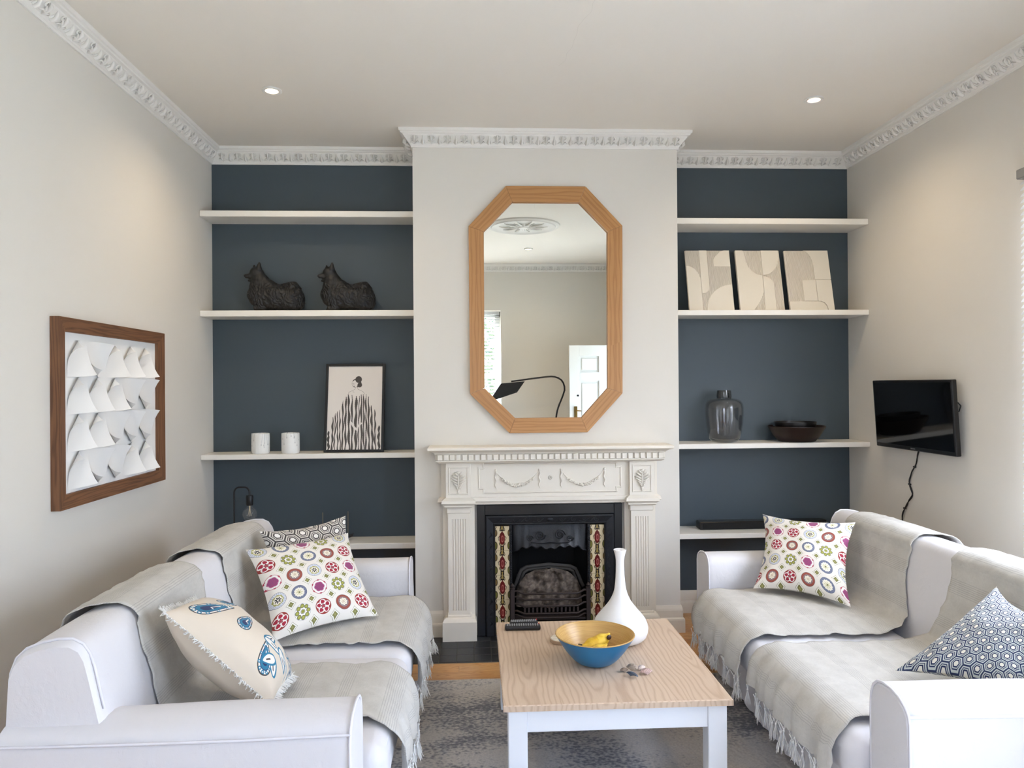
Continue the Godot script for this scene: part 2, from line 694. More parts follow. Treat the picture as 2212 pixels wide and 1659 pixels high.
# skirting profile swept along a wall
func skirt_piece(called: String, a: Vector3, c: Vector3, nrm: Vector3, hgt: float, label: String, s0 := 0.0, s1 := 0.0) -> void:
	var prof := [[0.0, hgt], [0.006, hgt], [0.012, hgt - 0.018], [0.014, hgt - 0.03], [0.014, hgt * 0.56], [0.022, hgt * 0.52], [0.024, hgt * 0.46], [0.024, 0.0]]
	var d := (c - a).normalized()
	var b := MB.new()
	var rows := []
	for p in prof:
		var o: Vector3 = nrm * p[0] + Vector3(0, p[1], 0)
		rows.append(PackedVector3Array([a + o + d * s0 * p[0], c + o - d * s1 * p[0]]))
	b.grid(rows, false, [], false, true)
	var end0 := PackedVector2Array()
	var m: Material = M.mantel
	for e in [[rows, 0], [rows, 1]]:
		var ring := PackedVector3Array()
		for r in rows:
			ring.append(r[e[1]])
		ring.append((a if e[1] == 0 else c))
		b.fan(ring, e[1] == 0)
	struct(called, b.done(), m, label, "baseboard")

func skirting() -> void:
	skirt_piece("baseboard_chimney", Vector3(BX0, 0.0, 0), Vector3(-0.205, 0.0, 0), Vector3(0, 0, 1), 0.165, "cream moulded skirting on the chimney breast beside the hearth's open end", -1.0, 0)
	skirt_piece("baseboard_pier", Vector3(1.115, 0.0, 0), Vector3(BX1, 0.0, 0), Vector3(0, 0, 1), 0.165, "cream moulded skirting on the chimney breast behind the white vase", 0, -1.0)
	skirt_piece("baseboard_return", Vector3(BX1, 0.0, 0), Vector3(BX1, 0.0, ZB), Vector3(1, 0, 0), 0.165, "cream skirting on the chimney return beside the soundbar alcove", -1.0, 1.0)
	skirt_piece("baseboard_alcove", Vector3(BX1, 0.0, ZB), Vector3(XR, 0.0, ZB), Vector3(0, 0, 1), 0.15, "cream skirting under the soundbar alcove's wall", 1.0, 1.0)
	skirt_piece("baseboard_recess", Vector3(XL, 0.0, ZB), Vector3(BX0, 0.0, ZB), Vector3(0, 0, 1), 0.15, "cream skirting in the alcove behind the desk lamp", 1.0, 1.0)
	skirt_piece("baseboard_left", Vector3(XL, 0.0, ZF), Vector3(XL, 0.0, ZB), Vector3(1, 0, 0), 0.165, "cream skirting behind the sofa under the framed relief", 1.0, 1.0)
	skirt_piece("baseboard_right", Vector3(XR, 0.0, ZB), Vector3(XR, 0.0, 3.08), Vector3(-1, 0, 0), 0.165, "cream skirting behind the sofa under the television", 1.0, 1.0)

# ---------------------------------------------------------------- cornices
func leaf_mesh(big: bool) -> ArrayMesh:
	# a scrolled acanthus in relief: x along the cornice, y up its slope, z outwards
	var b := MB.new()
	if big:
		for s in [-1.0, 1.0]:
			var p := PackedVector3Array()
			var r := []
			for k in 9:
				var t := k / 8.0
				var a := lerpf(-1.2, 3.6, t)
				var rad := 0.0085 * (1.0 - 0.45 * t)
				p.append(Vector3(s * (0.011 + rad * cos(a)), 0.012 + rad * sin(a) + 0.004 * t, 0.0025))
				r.append(0.0030 * (1.0 - 0.4 * t))
			b.tube(p, r, 5)
			b.tube(PackedVector3Array([Vector3(0, -0.026, 0.001), Vector3(s * 0.006, -0.016, 0.005), Vector3(s * 0.016, -0.010, 0.005), Vector3(s * 0.024, -0.018, 0.001)]), [0.002, 0.0045, 0.004, 0.0012], 5)
			b.tube(PackedVector3Array([Vector3(0, -0.02, 0.001), Vector3(s * 0.007, -0.004, 0.006), Vector3(s * 0.010, 0.008, 0.004)]), [0.002, 0.004, 0.002], 5)
		b.tube(PackedVector3Array([Vector3(0, -0.028, 0), Vector3(0, -0.008, 0.007), Vector3(0, 0.014, 0.008), Vector3(0, 0.026, 0.002)]), [0.002, 0.0045, 0.0055, 0.002], 6)
	else:
		b.tube(PackedVector3Array([Vector3(0, -0.024, 0), Vector3(0.001, -0.008, 0.006), Vector3(0, 0.010, 0.004), Vector3(0, 0.021, 0.0)]), [0.008, 0.0065, 0.004, 0.001], 6)
		b.tube(PackedVector3Array([Vector3(-0.011, -0.02, 0), Vector3(-0.008, -0.006, 0.003), Vector3(-0.004, 0.002, 0.001)]), [0.0032, 0.003, 0.001], 5)
		b.tube(PackedVector3Array([Vector3(0.011, -0.02, 0), Vector3(0.008, -0.006, 0.003), Vector3(0.004, 0.002, 0.001)]), [0.0032, 0.003, 0.001], 5)
	return b.done()

func cornices() -> void:
	var big := leaf_mesh(true)
	var small := leaf_mesh(false)
	# projection from the wall, height
	var prof := [[0.0, 3.020], [0.008, 3.020], [0.010, 3.030], [0.013, 3.033], [0.016, 3.040], [0.052, 3.082], [0.054, 3.088], [0.066, 3.092], [0.069, 3.099], [0.077, 3.102], [0.079, HC]]
	var runs := [
		[Vector3(XL, 0, ZF), Vector3(XL, 0, ZB), 1, 1, "white leafy plaster cornice along the wall with the framed relief", 46],
		[Vector3(XL, 0, ZB), Vector3(BX0, 0, ZB), 1, 1, "white leafy plaster cornice over the alcove with the dog statues", 13],
		[Vector3(BX0, 0, ZB), Vector3(BX0, 0, 0), 1, -1, "short white cornice return on the chimney beside the dog statues", 3],
		[Vector3(BX0, 0, 0), Vector3(BX1, 0, 0), -1, -1, "white leafy plaster cornice along the chimney breast above the mirror", 17],
		[Vector3(BX1, 0, 0), Vector3(BX1, 0, ZB), -1, 1, "short white cornice return on the chimney beside the three white panels", 3],
		[Vector3(BX1, 0, ZB), Vector3(XR, 0, ZB), 1, 1, "white leafy plaster cornice over the alcove with three white panels", 12],
		[Vector3(XR, 0, ZB), Vector3(XR, 0, 3.08), 1, 1, "white leafy plaster cornice above the television wall", 34],
		[Vector3(1.98, 0, ZF), Vector3(XL, 0, ZF), 1, 1, "white leafy plaster cornice on the wall seen in the mirror", 36],
	]
	for k in runs.size():
		var r: Array = runs[k]
		var a: Vector3 = r[0]
		var c: Vector3 = r[1]
		var d := (c - a).normalized()
		var nrm := Vector3(-d.z, 0, d.x)
		var b := MB.new()
		var rows := []
		for p in prof:
			var o: Vector3 = nrm * p[0] + Vector3(0, p[1], 0)
			rows.append(PackedVector3Array([a + o + d * r[2] * p[0], c + o - d * r[3] * p[0]]))
		b.grid(rows, false, [], false, true)
		var o := struct("trim_%d" % (k + 1), b.done(), M.cloud, r[4], "cornice")
		# leaves stand on the sloping band
		var slope := (nrm * (0.052 - 0.016) + Vector3(0, 0.042, 0)).normalized()
		var out := slope.cross(d).normalized()
		if out.dot(nrm) < 0:
			out = -out
		var bs := Basis(slope.cross(out).normalized(), slope, out)
		var ln := a.distance_to(c)
		var mid: float = 0.034
		var from: float = r[2] * mid
		var to: float = ln - r[3] * mid
		var n: int = r[5]
		for j in n:
			var s := lerpf(from, to, (j + 0.5) / n)
			var pos: Vector3 = a + d * s + nrm * 0.035 + Vector3(0, 3.062, 0)
			var l := part("acanthus_leaf", big, M.cloud, o)
			l.transform = Transform3D(bs * Basis.from_scale(Vector3(1.15, 1.12, 1.8)), pos)
			if j < n - 1:
				var q := part("bud", small, M.cloud, o)
				q.transform = Transform3D(bs * Basis.from_scale(Vector3(1.15, 1.12, 1.8)), pos + d * (to - from) / n * 0.5)
	# ceiling rose, seen in the mirror
	var b := MB.new()
	b.lathe(PackedVector2Array([Vector2(0.36, HC), Vector2(0.355, HC - 0.012), Vector2(0.335, HC - 0.022), Vector2(0.322, HC - 0.016), Vector2(0.312, HC - 0.026), Vector2(0.298, HC - 0.018), Vector2(0.28, HC - 0.008), Vector2(0.06, HC - 0.012), Vector2(0.045, HC - 0.03), Vector2(0.0, HC - 0.036)]), 48, Vector3(0.48, 0, 2.66))
	var rose := struct("trim_9", b.done(), M.cloud, "round plaster ceiling rose reflected at the top of the mirror", "ceiling rose")
	b = MB.new()
	b.tube(PackedVector3Array([Vector3(0.05, 0, 0), Vector3(0.10, -0.012, 0.006), Vector3(0.17, -0.014, 0), Vector3(0.24, -0.004, -0.004)]), [0.006, 0.012, 0.010, 0.002], 6)
	var petal := b.done()
	for k in 20:
		var q := part("petal", petal, M.cloud, rose)
		q.transform = Transform3D(Basis(Vector3.UP, TAU * k / 20.0).scaled(Vector3.ONE * (1.0 if k % 2 == 0 else 0.72)), Vector3(0.48, HC - 0.010, 2.66))

# ---------------------------------------------------------------- openings
func windows_and_door() -> void:
	# side window and its venetian blind
	var b := MB.new()
	var x := XR + 0.09
	b.span(Vector3(x, 0.80, 1.29), Vector3(x + 0.05, 0.87, 2.70))
	b.span(Vector3(x, 2.39, 1.29), Vector3(x + 0.05, 2.46, 2.70))
	b.span(Vector3(x, 0.80, 1.29), Vector3(x + 0.05, 2.46, 1.36))
	b.span(Vector3(x, 0.80, 2.63), Vector3(x + 0.05, 2.46, 2.70))
	b.span(Vector3(x + 0.005, 1.60, 1.36), Vector3(x + 0.045, 1.65, 2.63))
	b.span(Vector3(x + 0.005, 0.87, 1.97), Vector3(x + 0.045, 2.39, 2.02))
	var w := struct("window_1", b.done(), M.white, "white framed side window behind the closed blind", "window")
	var glass := paint("window_glass", Color(1, 1, 1, 0.05), 0.02)
	glass.transparency = BaseMaterial3D.TRANSPARENCY_ALPHA
	for q in [[0.87, 1.60, 1.36, 1.97], [0.87, 1.60, 2.02, 2.63], [1.65, 2.39, 1.36, 1.97], [1.65, 2.39, 2.02, 2.63]]:
		b = MB.new()
		b.span(Vector3(x + 0.022, q[0], q[2]), Vector3(x + 0.026, q[1], q[3]))
		part("pane", b.done(), glass, w)
	var bl := thing("venetian_blind", "white slatted venetian blind covering the window beside the television", "blind", Vector3(XR - 0.035, 0, 0))
	var slatm := paint("white_blind_slat", rgb(240, 243, 246), 0.5)
	slatm.backlight_enabled = true
	slatm.backlight = Color(0.5, 0.5, 0.5)
	b = MB.new()
	b.box(Vector3(0, 2.505, 2.02), Vector3(0.055, 0.045, 1.50), 0.004)
	part("head_rail", b.done(), paint("grey_head_rail", rgb(150, 148, 143), 0.4), bl)
	var rows := []
	for k in 7:
		var t := k / 6.0 * 2.0 - 1.0
		rows.append(PackedVector3Array([Vector3(t * 0.0165, 0.0025 * (1.0 - t * t), -0.745), Vector3(t * 0.0165, 0.0025 * (1.0 - t * t), 0.745)]))
	b = MB.new()
	b.grid(rows)
	var rows2 := []
	for r in rows:
		rows2.append(PackedVector3Array([r[0] - Vector3(0, 0.0008, 0), r[1] - Vector3(0, 0.0008, 0)]))
	b.grid(rows2, false, [], true)
	var slat := b.done()
	for k in 61:
		var s := part("slat", slat, slatm, bl)
		s.transform = Transform3D(Basis(Vector3(0, 0, 1), deg_to_rad(48.0)), Vector3(0, 2.47 - k * 0.0285, 2.02))
	b = MB.new()
	b.box(Vector3(0, 0.725, 2.02), Vector3(0.03, 0.018, 1.49), 0.003)
	part("bottom_rail", b.done(), slatm, bl)
	for z in [1.45, 2.02, 2.59]:
		b = MB.new()
		b.tube(PackedVector3Array([Vector3(-0.013, 2.49, z), Vector3(-0.013, 0.73, z)]), 0.0008, 4)
		part("cord", b.done(), slatm, bl)
	# rear window, deep reveal, open slats
	b = MB.new()
	var zf := ZF + 0.20
	b.span(Vector3(-0.94, 0.86, zf), Vector3(0.33, 0.93, zf + 0.05))
	b.span(Vector3(-0.94, 2.45, zf), Vector3(0.33, 2.52, zf + 0.05))
	b.span(Vector3(-0.94, 0.86, zf), Vector3(-0.87, 2.52, zf + 0.05))
	b.span(Vector3(0.26, 0.86, zf), Vector3(0.33, 2.52, zf + 0.05))
	b.span(Vector3(-0.87, 1.66, zf + 0.005), Vector3(0.26, 1.71, zf + 0.045))
	w = struct("window_2", b.done(), M.white, "white sash window in a deep reveal, reflected in the mirror's edge", "window")
	for q in [[0.93, 1.66], [1.71, 2.45]]:
		b = MB.new()
		b.span(Vector3(-0.87, q[0], zf + 0.02), Vector3(0.26, q[1], zf + 0.024))
		part("pane", b.done(), glass, w)
	b = MB.new()
	b.span(Vector3(-0.94, 0.845, ZF - 0.03), Vector3(0.33, 0.865, zf), 0.004)
	part("window_sill", b.done(), M.white, w)
	var bl2 := thing("venetian_blind", "open white venetian blind in the window reflected in the mirror", "blind", Vector3(-0.305, 0, ZF + 0.15))
	b = MB.new()
	b.box(Vector3(0, 2.50, 0), Vector3(1.25, 0.04, 0.045), 0.004)
	part("head_rail", b.done(), slatm, bl2)
	b = MB.new()
	b.box(Vector3.ZERO, Vector3(1.24, 0.002, 0.028))
	slat = b.done()
	for k in 34:
		var s := part("slat", slat, slatm, bl2)
		s.transform = Transform3D(Basis(Vector3(1, 0, 0), deg_to_rad(-38.0)), Vector3(0, 2.46 - k * 0.045, 0))
	# panelled front door standing open, brass furniture
	var dr := struct("door_1", door_mesh(), M.white, "white panelled door standing open, reflected low in the mirror", "door", Vector3(1.14, 0, 4.33))
	var brass := paint("aged_brass", rgb(150, 122, 70), 0.35, 0.9)
	b = MB.new()
	b.lathe(PackedVector2Array([Vector2(0.0, 0.10), Vector2(0.006, 0.09), Vector2(0.006, 0.075), Vector2(0.022, 0.06), Vector2(0.026, 0.035), Vector2(0.018, 0.012), Vector2(0.008, 0.0), Vector2(0.0, -0.006)]), 14, Vector3(0.43, 1.30, -0.03))
	part("door_knocker", b.done(), brass, dr)
	b = MB.new()
	b.box(Vector3(0.07, 1.22, -0.026), Vector3(0.04, 0.14, 0.008), 0.003)
	b.tube(PackedVector3Array([Vector3(0.07, 1.24, -0.03), Vector3(0.07, 1.24, -0.07), Vector3(0.13, 1.235, -0.075)]), 0.007, 8)
	part("door_handle", b.done(), brass, dr)
	b = MB.new()
	b.lathe(PackedVector2Array([Vector2(0, 0.004), Vector2(0.012, 0.0), Vector2(0.012, -0.006)]), 12)
	var sp := part("spy_hole", b.done(), M.black, dr)
	sp.transform = Transform3D(Basis(Vector3(1, 0, 0), deg_to_rad(-90)), Vector3(0.10, 1.42, -0.023))
	# garden outside
	b = MB.new()
	b.span(Vector3(-14, -0.6, ZF + 0.3), Vector3(14, -0.3, 16))
	b.span(Vector3(XR + 0.14, -0.6, -6), Vector3(14, -0.3, ZF + 0.3))
	struct("ground", b.done(), paint("garden_paving", rgb(150, 150, 140), 0.9), "pale paving outside the windows", "ground")
	var rg := RandomNumberGenerator.new()
	rg.seed = 5
	for q in [Vector3(0.35, -0.3, 8.4)]:
		var sh := thing("garden_shrub", "leafy green garden shrub beyond the rear window", "shrub", q)
		b = MB.new()
		b.tube(PackedVector3Array([Vector3.ZERO, Vector3(0.05, 0.9, 0), Vector3(0, 1.6, 0.05)]), [0.06, 0.045, 0.02], 7)
		part("stem", b.done(), paint("bark", rgb(80, 66, 50), 0.9), sh)
		b = MB.new()
		b.flat()
		for k in 1900:
			var p := Vector3(rg.randfn(0, 0.5), 2.1 + rg.randfn(0, 0.8), rg.randfn(0, 0.4))
			if p.y < 0.1:
				continue
			var e := Basis.from_euler(Vector3(rg.randf() * 6.0, rg.randf() * 6.0, rg.randf() * 6.0))
			var s := 0.05 + rg.randf() * 0.05
			b.quad(p + e * Vector3(-s, 0, 0), p + e * Vector3(0, 0.45 * s, 0.01), p + e * Vector3(s, 0, 0), p + e * Vector3(0, -0.45 * s, 0.01))
		var fo := part("foliage", b.done(), paint("green_leaf", rgb(74, 104, 52), 0.5), sh)
		fo.set_meta("kind", "stuff")

func door_mesh() -> ArrayMesh:
	var b := MB.new()
	var w := 0.82
	var h := 2.03
	b.span(Vector3(0, 0, 0), Vector3(w, h, 0.03))
	# stiles and rails proud of the field
	for q in [[0.0, 0.12, 0.0, h], [w - 0.12, w, 0.0, h]]:
		b.span(Vector3(q[0], q[2], -0.018), Vector3(q[1], q[3], -0.0005))
	for q in [[h - 0.13, h], [1.60, 1.70], [0.95, 1.05], [0.0, 0.22]]:
		b.span(Vector3(0.1205, q[0], -0.018), Vector3(w - 0.1205, q[1], -0.0005))
	for q in [[0.2205, 0.9495], [1.0505, 1.5995], [1.7005, h - 0.1305]]:
		b.span(Vector3(0.36, q[0], -0.018), Vector3(0.46, q[1], -0.0005))
	for x in [[0.12, 0.36], [0.46, w - 0.12]]:
		for y in [[0.22, 0.95], [1.05, 1.60], [1.70, h - 0.13]]:
			b.span(Vector3(x[0] + 0.03, y[0] + 0.03, -0.012), Vector3(x[1] - 0.03, y[1] - 0.03, -0.0005), 0.005)
	return b.done()

# ---------------------------------------------------------------- lamps
func lamps() -> void:
	var glow := paint("halogen_glow", rgb(255, 240, 214), 0.4)
	glow.emission_enabled = true
	glow.emission = rgb(255, 226, 184)
	glow.emission_energy_multiplier = 6.0
	var b := MB.new()
	b.lathe(PackedVector2Array([Vector2(0.050, 0.004), Vector2(0.052, -0.003), Vector2(0.046, -0.006), Vector2(0.034, -0.004), Vector2(0.033, 0.006)]), 32)
	var rim := b.done()
	b = MB.new()
	b.lathe(PackedVector2Array([Vector2(0.0325, 0.003), Vector2(0.020, -0.002), Vector2(0.0, -0.0035)]), 24)
	var lens := b.done()
	for q in [[-1.063, 0.613, "white recessed downlight in the ceiling above the dog statues' alcove"], [1.879, 0.580, "white recessed downlight in the ceiling above the white panels' alcove"], [0.62, 3.88, "small recessed downlight seen in the mirror below the ceiling rose"]]:
		var t := thing("downlight", q[2], "downlight", Vector3(q[0], HC - 0.004, q[1]))
		part("rim", rim, M.white, t)
		part("bulb", lens, glow, t)
		var l := SpotLight3D.new()
		l.name = "downlight_beam"
		l.light_color = Color(1.0, 0.90, 0.76)
		l.light_energy = 0.5
		l.light_size = 0.03
		l.spot_angle = 76.0
		l.spot_angle_attenuation = 1.0
		l.spot_range = 9.0
		l.spot_attenuation = 2.0
		l.shadow_enabled = true
		t.add_child(l)
		l.position = Vector3(0, -0.012, 0)
		l.rotation_degrees = Vector3(-90, 0, 0)

# ---------------------------------------------------------------- mantelpiece, fire, mirror
func mb_at(base: Vector3) -> MB:
	var b := MB.new()
	b.xf = Transform3D(Basis(), -base)
	return b

# moulding round the front and two sides of a block that stands against the wall; prof holds [how far out, height]
func mould(b: MB, x0: float, x1: float, z1: float, prof: Array) -> void:
	var rows := []
	for p in prof:
		var e: float = p[0]
		rows.append(PackedVector3Array([Vector3(x0 - e, p[1], 0), Vector3(x0 - e, p[1], z1 + e), Vector3(x1 + e, p[1], z1 + e), Vector3(x1 + e, p[1], 0)]))
	b.grid(rows, false, [], false, true)
	b.flat()
	b.quad(rows[0][0], rows[0][1], rows[0][2], rows[0][3])
	var l: PackedVector3Array = rows[rows.size() - 1]
	b.quad(l[3], l[2], l[1], l[0])

func bead_frame(b: MB, pts: Array, r: float, z: float) -> void:
	for k in pts.size():
		var a: Vector2 = pts[k]
		var c: Vector2 = pts[(k + 1) % pts.size()]
		var d := (c - a).normalized() * r
		b.tube(PackedVector3Array([Vector3(a.x - d.x, a.y - d.y, z), Vector3(c.x + d.x, c.y + d.y, z)]), r, 6)

func mantelpiece() -> void:
	var cx := 0.4525
	var o := Vector3(cx, 0, 0)
	var t := thing("mantelpiece", "ivory painted mantelpiece with dentils, garlands and fluted pilasters", "mantelpiece", o)
	var m: Material = M.mantel
	var b := mb_at(o)
	mould(b, -0.232, 1.134, 0.135, [[0.050, 1.184], [0.055, 1.180], [0.055, 1.167], [0.047, 1.161], [0.030, 1.155], [0.018, 1.147], [0.013, 1.140], [0.0, 1.140], [0.0, 1.102], [0.010, 1.102], [0.010, 1.096], [0.002, 1.092], [-0.010, 1.084], [-0.018, 1.083]])
	part("mantel_shelf", b.done(), m, t)
	b = MB.new()
	b.box(Vector3.ZERO, Vector3(0.0275, 0.033, 0.016), 0.0015)
	var dent := b.done()
	for k in 37:
		part("dentil", dent, m, t, Vector3(-0.216 + k * 1.334 / 36.0 - cx, 1.1205, 0.1425))
	for s in [-1.0, 1.0]:
		for k in 3:
			var q := part("dentil", dent, m, t, Vector3(cx + s * 0.683 + s * 0.0075 - cx, 1.1205, 0.030 + k * 0.038))
			q.position.x = s * 0.6905
			q.rotation.y = PI / 2
	b = mb_at(o)
	b.span(Vector3(-0.214, 0.84, 0.0), Vector3(1.119, 1.09, 0.045))
	b.span(Vector3(-0.04, 0.83, 0.0), Vector3(0.945, 1.09, 0.070))
	mould(b, -0.03, 0.935, 0.070, [[0.0, 0.872], [0.008, 0.868], [0.010, 0.846], [0.004, 0.838], [0.0, 0.826]])
	part("frieze", b.done(), m, t)
	# framed panel with notched corners, two garlands, a rosette
	b = mb_at(o)
	var pz := 0.070
	bead_frame(b, [Vector2(0.045, 1.071), Vector2(0.860, 1.071), Vector2(0.860, 1.046), Vector2(0.888, 1.046), Vector2(0.888, 0.922), Vector2(0.860, 0.922), Vector2(0.860, 0.896), Vector2(0.045, 0.896), Vector2(0.045, 0.922), Vector2(0.017, 0.922), Vector2(0.017, 1.046), Vector2(0.045, 1.046)], 0.0055, pz)
	part("panel_bead", b.done(), m, t)
	var rg := RandomNumberGenerator.new()
	rg.seed = 3
	for g in [[0.119, 0.386], [0.519, 0.786]]:
		b = mb_at(o)
		var path := PackedVector3Array()
		var rad := []
		for k in 25:
			var u := k / 24.0
			var sag := 4.0 * u * (1.0 - u)
			var p := Vector3(lerpf(g[0], g[1], u), 1.028 - 0.088 * sag, pz + 0.002)
			path.append(p)
			rad.append(0.002 + 0.0085 * pow(sag, 1.5))
			if u > 0.14 and u < 0.86:
				for j in 4:
					var e := Vector3(rg.randf_range(-0.006, 0.006), rg.randf_range(-0.006, 0.006) * (0.5 + sag), 0.004 + rg.randf() * 0.007)
					b.ball(p + e, Vector3(0.0055, 0.0045, 0.005) * (0.7 + 0.5 * rg.randf()), 6, 4, Basis(Vector3(0, 0, 1), rg.randf() * 3.0))
		b.tube(path, rad, 6)
		part("garland", b.done(), m, t)
		for x in g:
			b = mb_at(o)
			b.ball(Vector3(x, 1.034, pz + 0.004), Vector3(0.008, 0.008, 0.007), 8, 6)
			var rp := PackedVector3Array()
			var rr := []
			for k in 15:
				var u := k / 14.0
				rp.append(Vector3(x + 0.004 * sin(u * 14.0), 1.026 - 0.105 * u, pz + 0.004))
				rr.append((0.0045 + 0.0035 * absf(sin(u * 9.5))) * (1.0 - 0.75 * u * u))
			b.tube(rp, rr, 6)
			part("ribbon_drop", b.done(), m, t)
	b = mb_at(o)
	for k in 8:
		var a := TAU * k / 8.0
		b.ball(Vector3(0.4525 + 0.0085 * cos(a), 0.985 + 0.0085 * sin(a), pz + 0.003), Vector3(0.0055, 0.0035, 0.005), 6, 4, Basis(Vector3(0, 0, 1), a))
	b.ball(Vector3(0.4525, 0.985, pz + 0.005), Vector3(0.004, 0.004, 0.004), 6, 4)
	part("rosette", b.done(), m, t)
	for s in [-1.0, 1.0]:
		var x0: float = (-0.185 if s < 0 else 0.936)
		var x1: float = x0 + 0.154
		var mx := (x0 + x1) * 0.5
		b = mb_at(o)
		b.span(Vector3(x0, 0.86, 0.0), Vector3(x1, 1.088, 0.098), 0.002)
		mould(b, x0, x1, 0.098, [[0.0, 0.874], [0.014, 0.864], [0.024, 0.856], [0.026, 0.840], [0.018, 0.834], [0.010, 0.826], [0.010, 0.818], [0.0, 0.812]])
		mould(b, x0 - 0.03, x0 + 0.03, 0.045, [[0.0, 0.870], [0.016, 0.862], [0.022, 0.842], [0.0, 0.832]])
		mould(b, x1 - 0.03, x1 + 0.03, 0.045, [[0.0, 0.870], [0.016, 0.862], [0.022, 0.842], [0.0, 0.832]])
		var blk := part("corner_block", b.done(), m, t)
		b = mb_at(o)
		bead_frame(b, [Vector2(mx - 0.056, 1.056), Vector2(mx + 0.056, 1.056), Vector2(mx + 0.056, 0.898), Vector2(mx - 0.056, 0.898)], 0.005, 0.098)
		part("bead", b.done(), m, blk)
		# acanthus spray
		b = mb_at(o)
		var z := 0.100
		b.ball(Vector3(mx, 1.026, z + 0.004), Vector3(0.015, 0.009, 0.008), 8, 5)
		b.tube(PackedVector3Array([Vector3(mx, 0.925, z), Vector3(mx, 0.97, z + 0.008), Vector3(mx, 1.02, z + 0.006)]), [0.002, 0.006, 0.003], 6)
		for k in 6:
			var y := 0.928 + k * 0.0165
			var ln: float = [0.016, 0.030, 0.042, 0.047, 0.040, 0.026][k]
			for d in [-1.0, 1.0]:
				b.tube(PackedVector3Array([Vector3(mx, y - 0.004, z), Vector3(mx + d * ln * 0.45, y + 0.004, z + 0.009), Vector3(mx + d * ln * 0.85, y + 0.016, z + 0.006), Vector3(mx + d * ln, y + 0.012, z)]), [0.003, 0.0065, 0.005, 0.0015], 6)
		for k in 3:
			b.ball(Vector3(mx, 0.918 - k * 0.008, z + 0.003), Vector3(0.009 - 0.002 * k, 0.007, 0.006), 7, 4)
		part("leaf_spray", b.done(), m, blk)
		# fluted pilaster
		b = mb_at(o)
		var p0 := x0 + 0.006 + 0.006
		var p1 := x1 - 0.012
		var prof := PackedVector2Array([Vector2(p0, 0.0), Vector2(p0, 0.078)])
		for k in 6:
			var fx := mx - 0.0375 + k * 0.015
			for j in 6:
				var a := PI * j / 5.0
				prof.append(Vector2(fx - 0.0048 * cos(a), 0.078 - 0.0052 * sin(a)))
		prof.append(Vector2(p1, 0.078))
		prof.append(Vector2(p1, 0.0))
		# extrude the section upwards: (x, z) -> along y
		b.prism(prof, 0.555, Transform3D(Basis(Vector3(1, 0, 0), Vector3(0, 0, 1), Vector3(0, 1, 0)), Vector3(0, 0.185, 0)))
		b.span(Vector3(p0, 0.74, 0.0), Vector3(p1, 0.80, 0.078))
		b.span(Vector3(p0 - 0.008, 0.775, 0.0), Vector3(p1 + 0.008, 0.822, 0.083), 0.004)
		b.span(Vector3(p0, 0.14, 0.0), Vector3(p1, 0.186, 0.078))
		b.span(Vector3(p0 - 0.008, 0.12, 0.0), Vector3(p1 + 0.008, 0.160, 0.083), 0.004)
		b.span(Vector3(x0 - 0.02, 0.12, 0.0), Vector3(x1 + 0.02, 0.83, 0.032))
		part("pilaster", b.done(), m, t)
		b = mb_at(o)
		mould(b, x0 - 0.014, x1 + 0.019, 0.100, [[-0.012, 0.146], [0.0, 0.140], [0.006, 0.130], [0.010, 0.122], [0.010, 0.0085]])
		part("plinth", b.done(), m, t)

func tile_print() -> ImageTexture:
	var k := Ink.new(114, 200, rgb(214, 196, 158))
	var ol := rgb(112, 108, 52)
	var dk := rgb(40, 26, 20)
	for y0 in [-100.0, 0.0, 100.0, 200.0]:
		for x0 in [0.0, 114.0]:
			k.disc(Vector2(x0 + 2.0, y0 + 30), 15, ol)
			k.ring(Vector2(x0 + 2.0, y0 + 30), 15, 3, dk)
			k.disc(Vector2(x0 + 3.0, y0 + 78), 13, rgb(126, 100, 56))
			k.ring(Vector2(x0 + 3.0, y0 + 78), 13, 3, dk)
			k.stroke(PackedVector2Array([Vector2(x0, y0 + 46), Vector2(x0 + 10, y0 + 54), Vector2(x0, y0 + 62)]), 3, dk)
	for y0 in [-100.0, 0.0, 100.0]:
		var c := Vector2(57, y0 + 100)
		for d in [-1.0, 1.0]:
			k.stroke(PackedVector2Array([c + Vector2(d * 6, -34), c + Vector2(d * 16, -44), c + Vector2(d * 22, -34), c + Vector2(d * 15, -30)]), 3, dk)
			for j in 3:
				k.stroke(PackedVector2Array([c + Vector2(d * (5 + j * 7), 18), c + Vector2(d * (8 + j * 8), 27 - j * 3), c + Vector2(d * (5 + j * 8), 33 - j * 3)]), 4, dk)
			k.stroke(PackedVector2Array([c + Vector2(d * 24, -8), c + Vector2(d * 33, -2), c + Vector2(d * 27, 8)]), 3, dk)
		k.bloom(c, 24, 2, 0.08, rgb(96, 26, 24), PI / 2)
		k.area(PackedVector2Array([c + Vector2(-9, -18), c + Vector2(0, -38), c + Vector2(9, -18)]), rgb(96, 26, 24))
		k.bloom(c + Vector2(2, 2), 11, 2, 0.3, rgb(176, 96, 88), PI / 2)
		k.bloom(c + Vector2(2, 2), 7, 2, 0.3, rgb(120, 44, 40), PI / 2)
		var r := Vector2(57, y0 + 50)
		k.area(PackedVector2Array([r + Vector2(-15, -19), r + Vector2(15, -19), r + Vector2(15, 19), r + Vector2(-15, 19)]), dk)
		k.area(PackedVector2Array([r + Vector2(-11, 14), r + Vector2(-4, -6), r + Vector2(-8, -14), r + Vector2(8, -14), r + Vector2(4, -6), r + Vector2(11, 14)]), rgb(150, 128, 70))
	return k.tex()

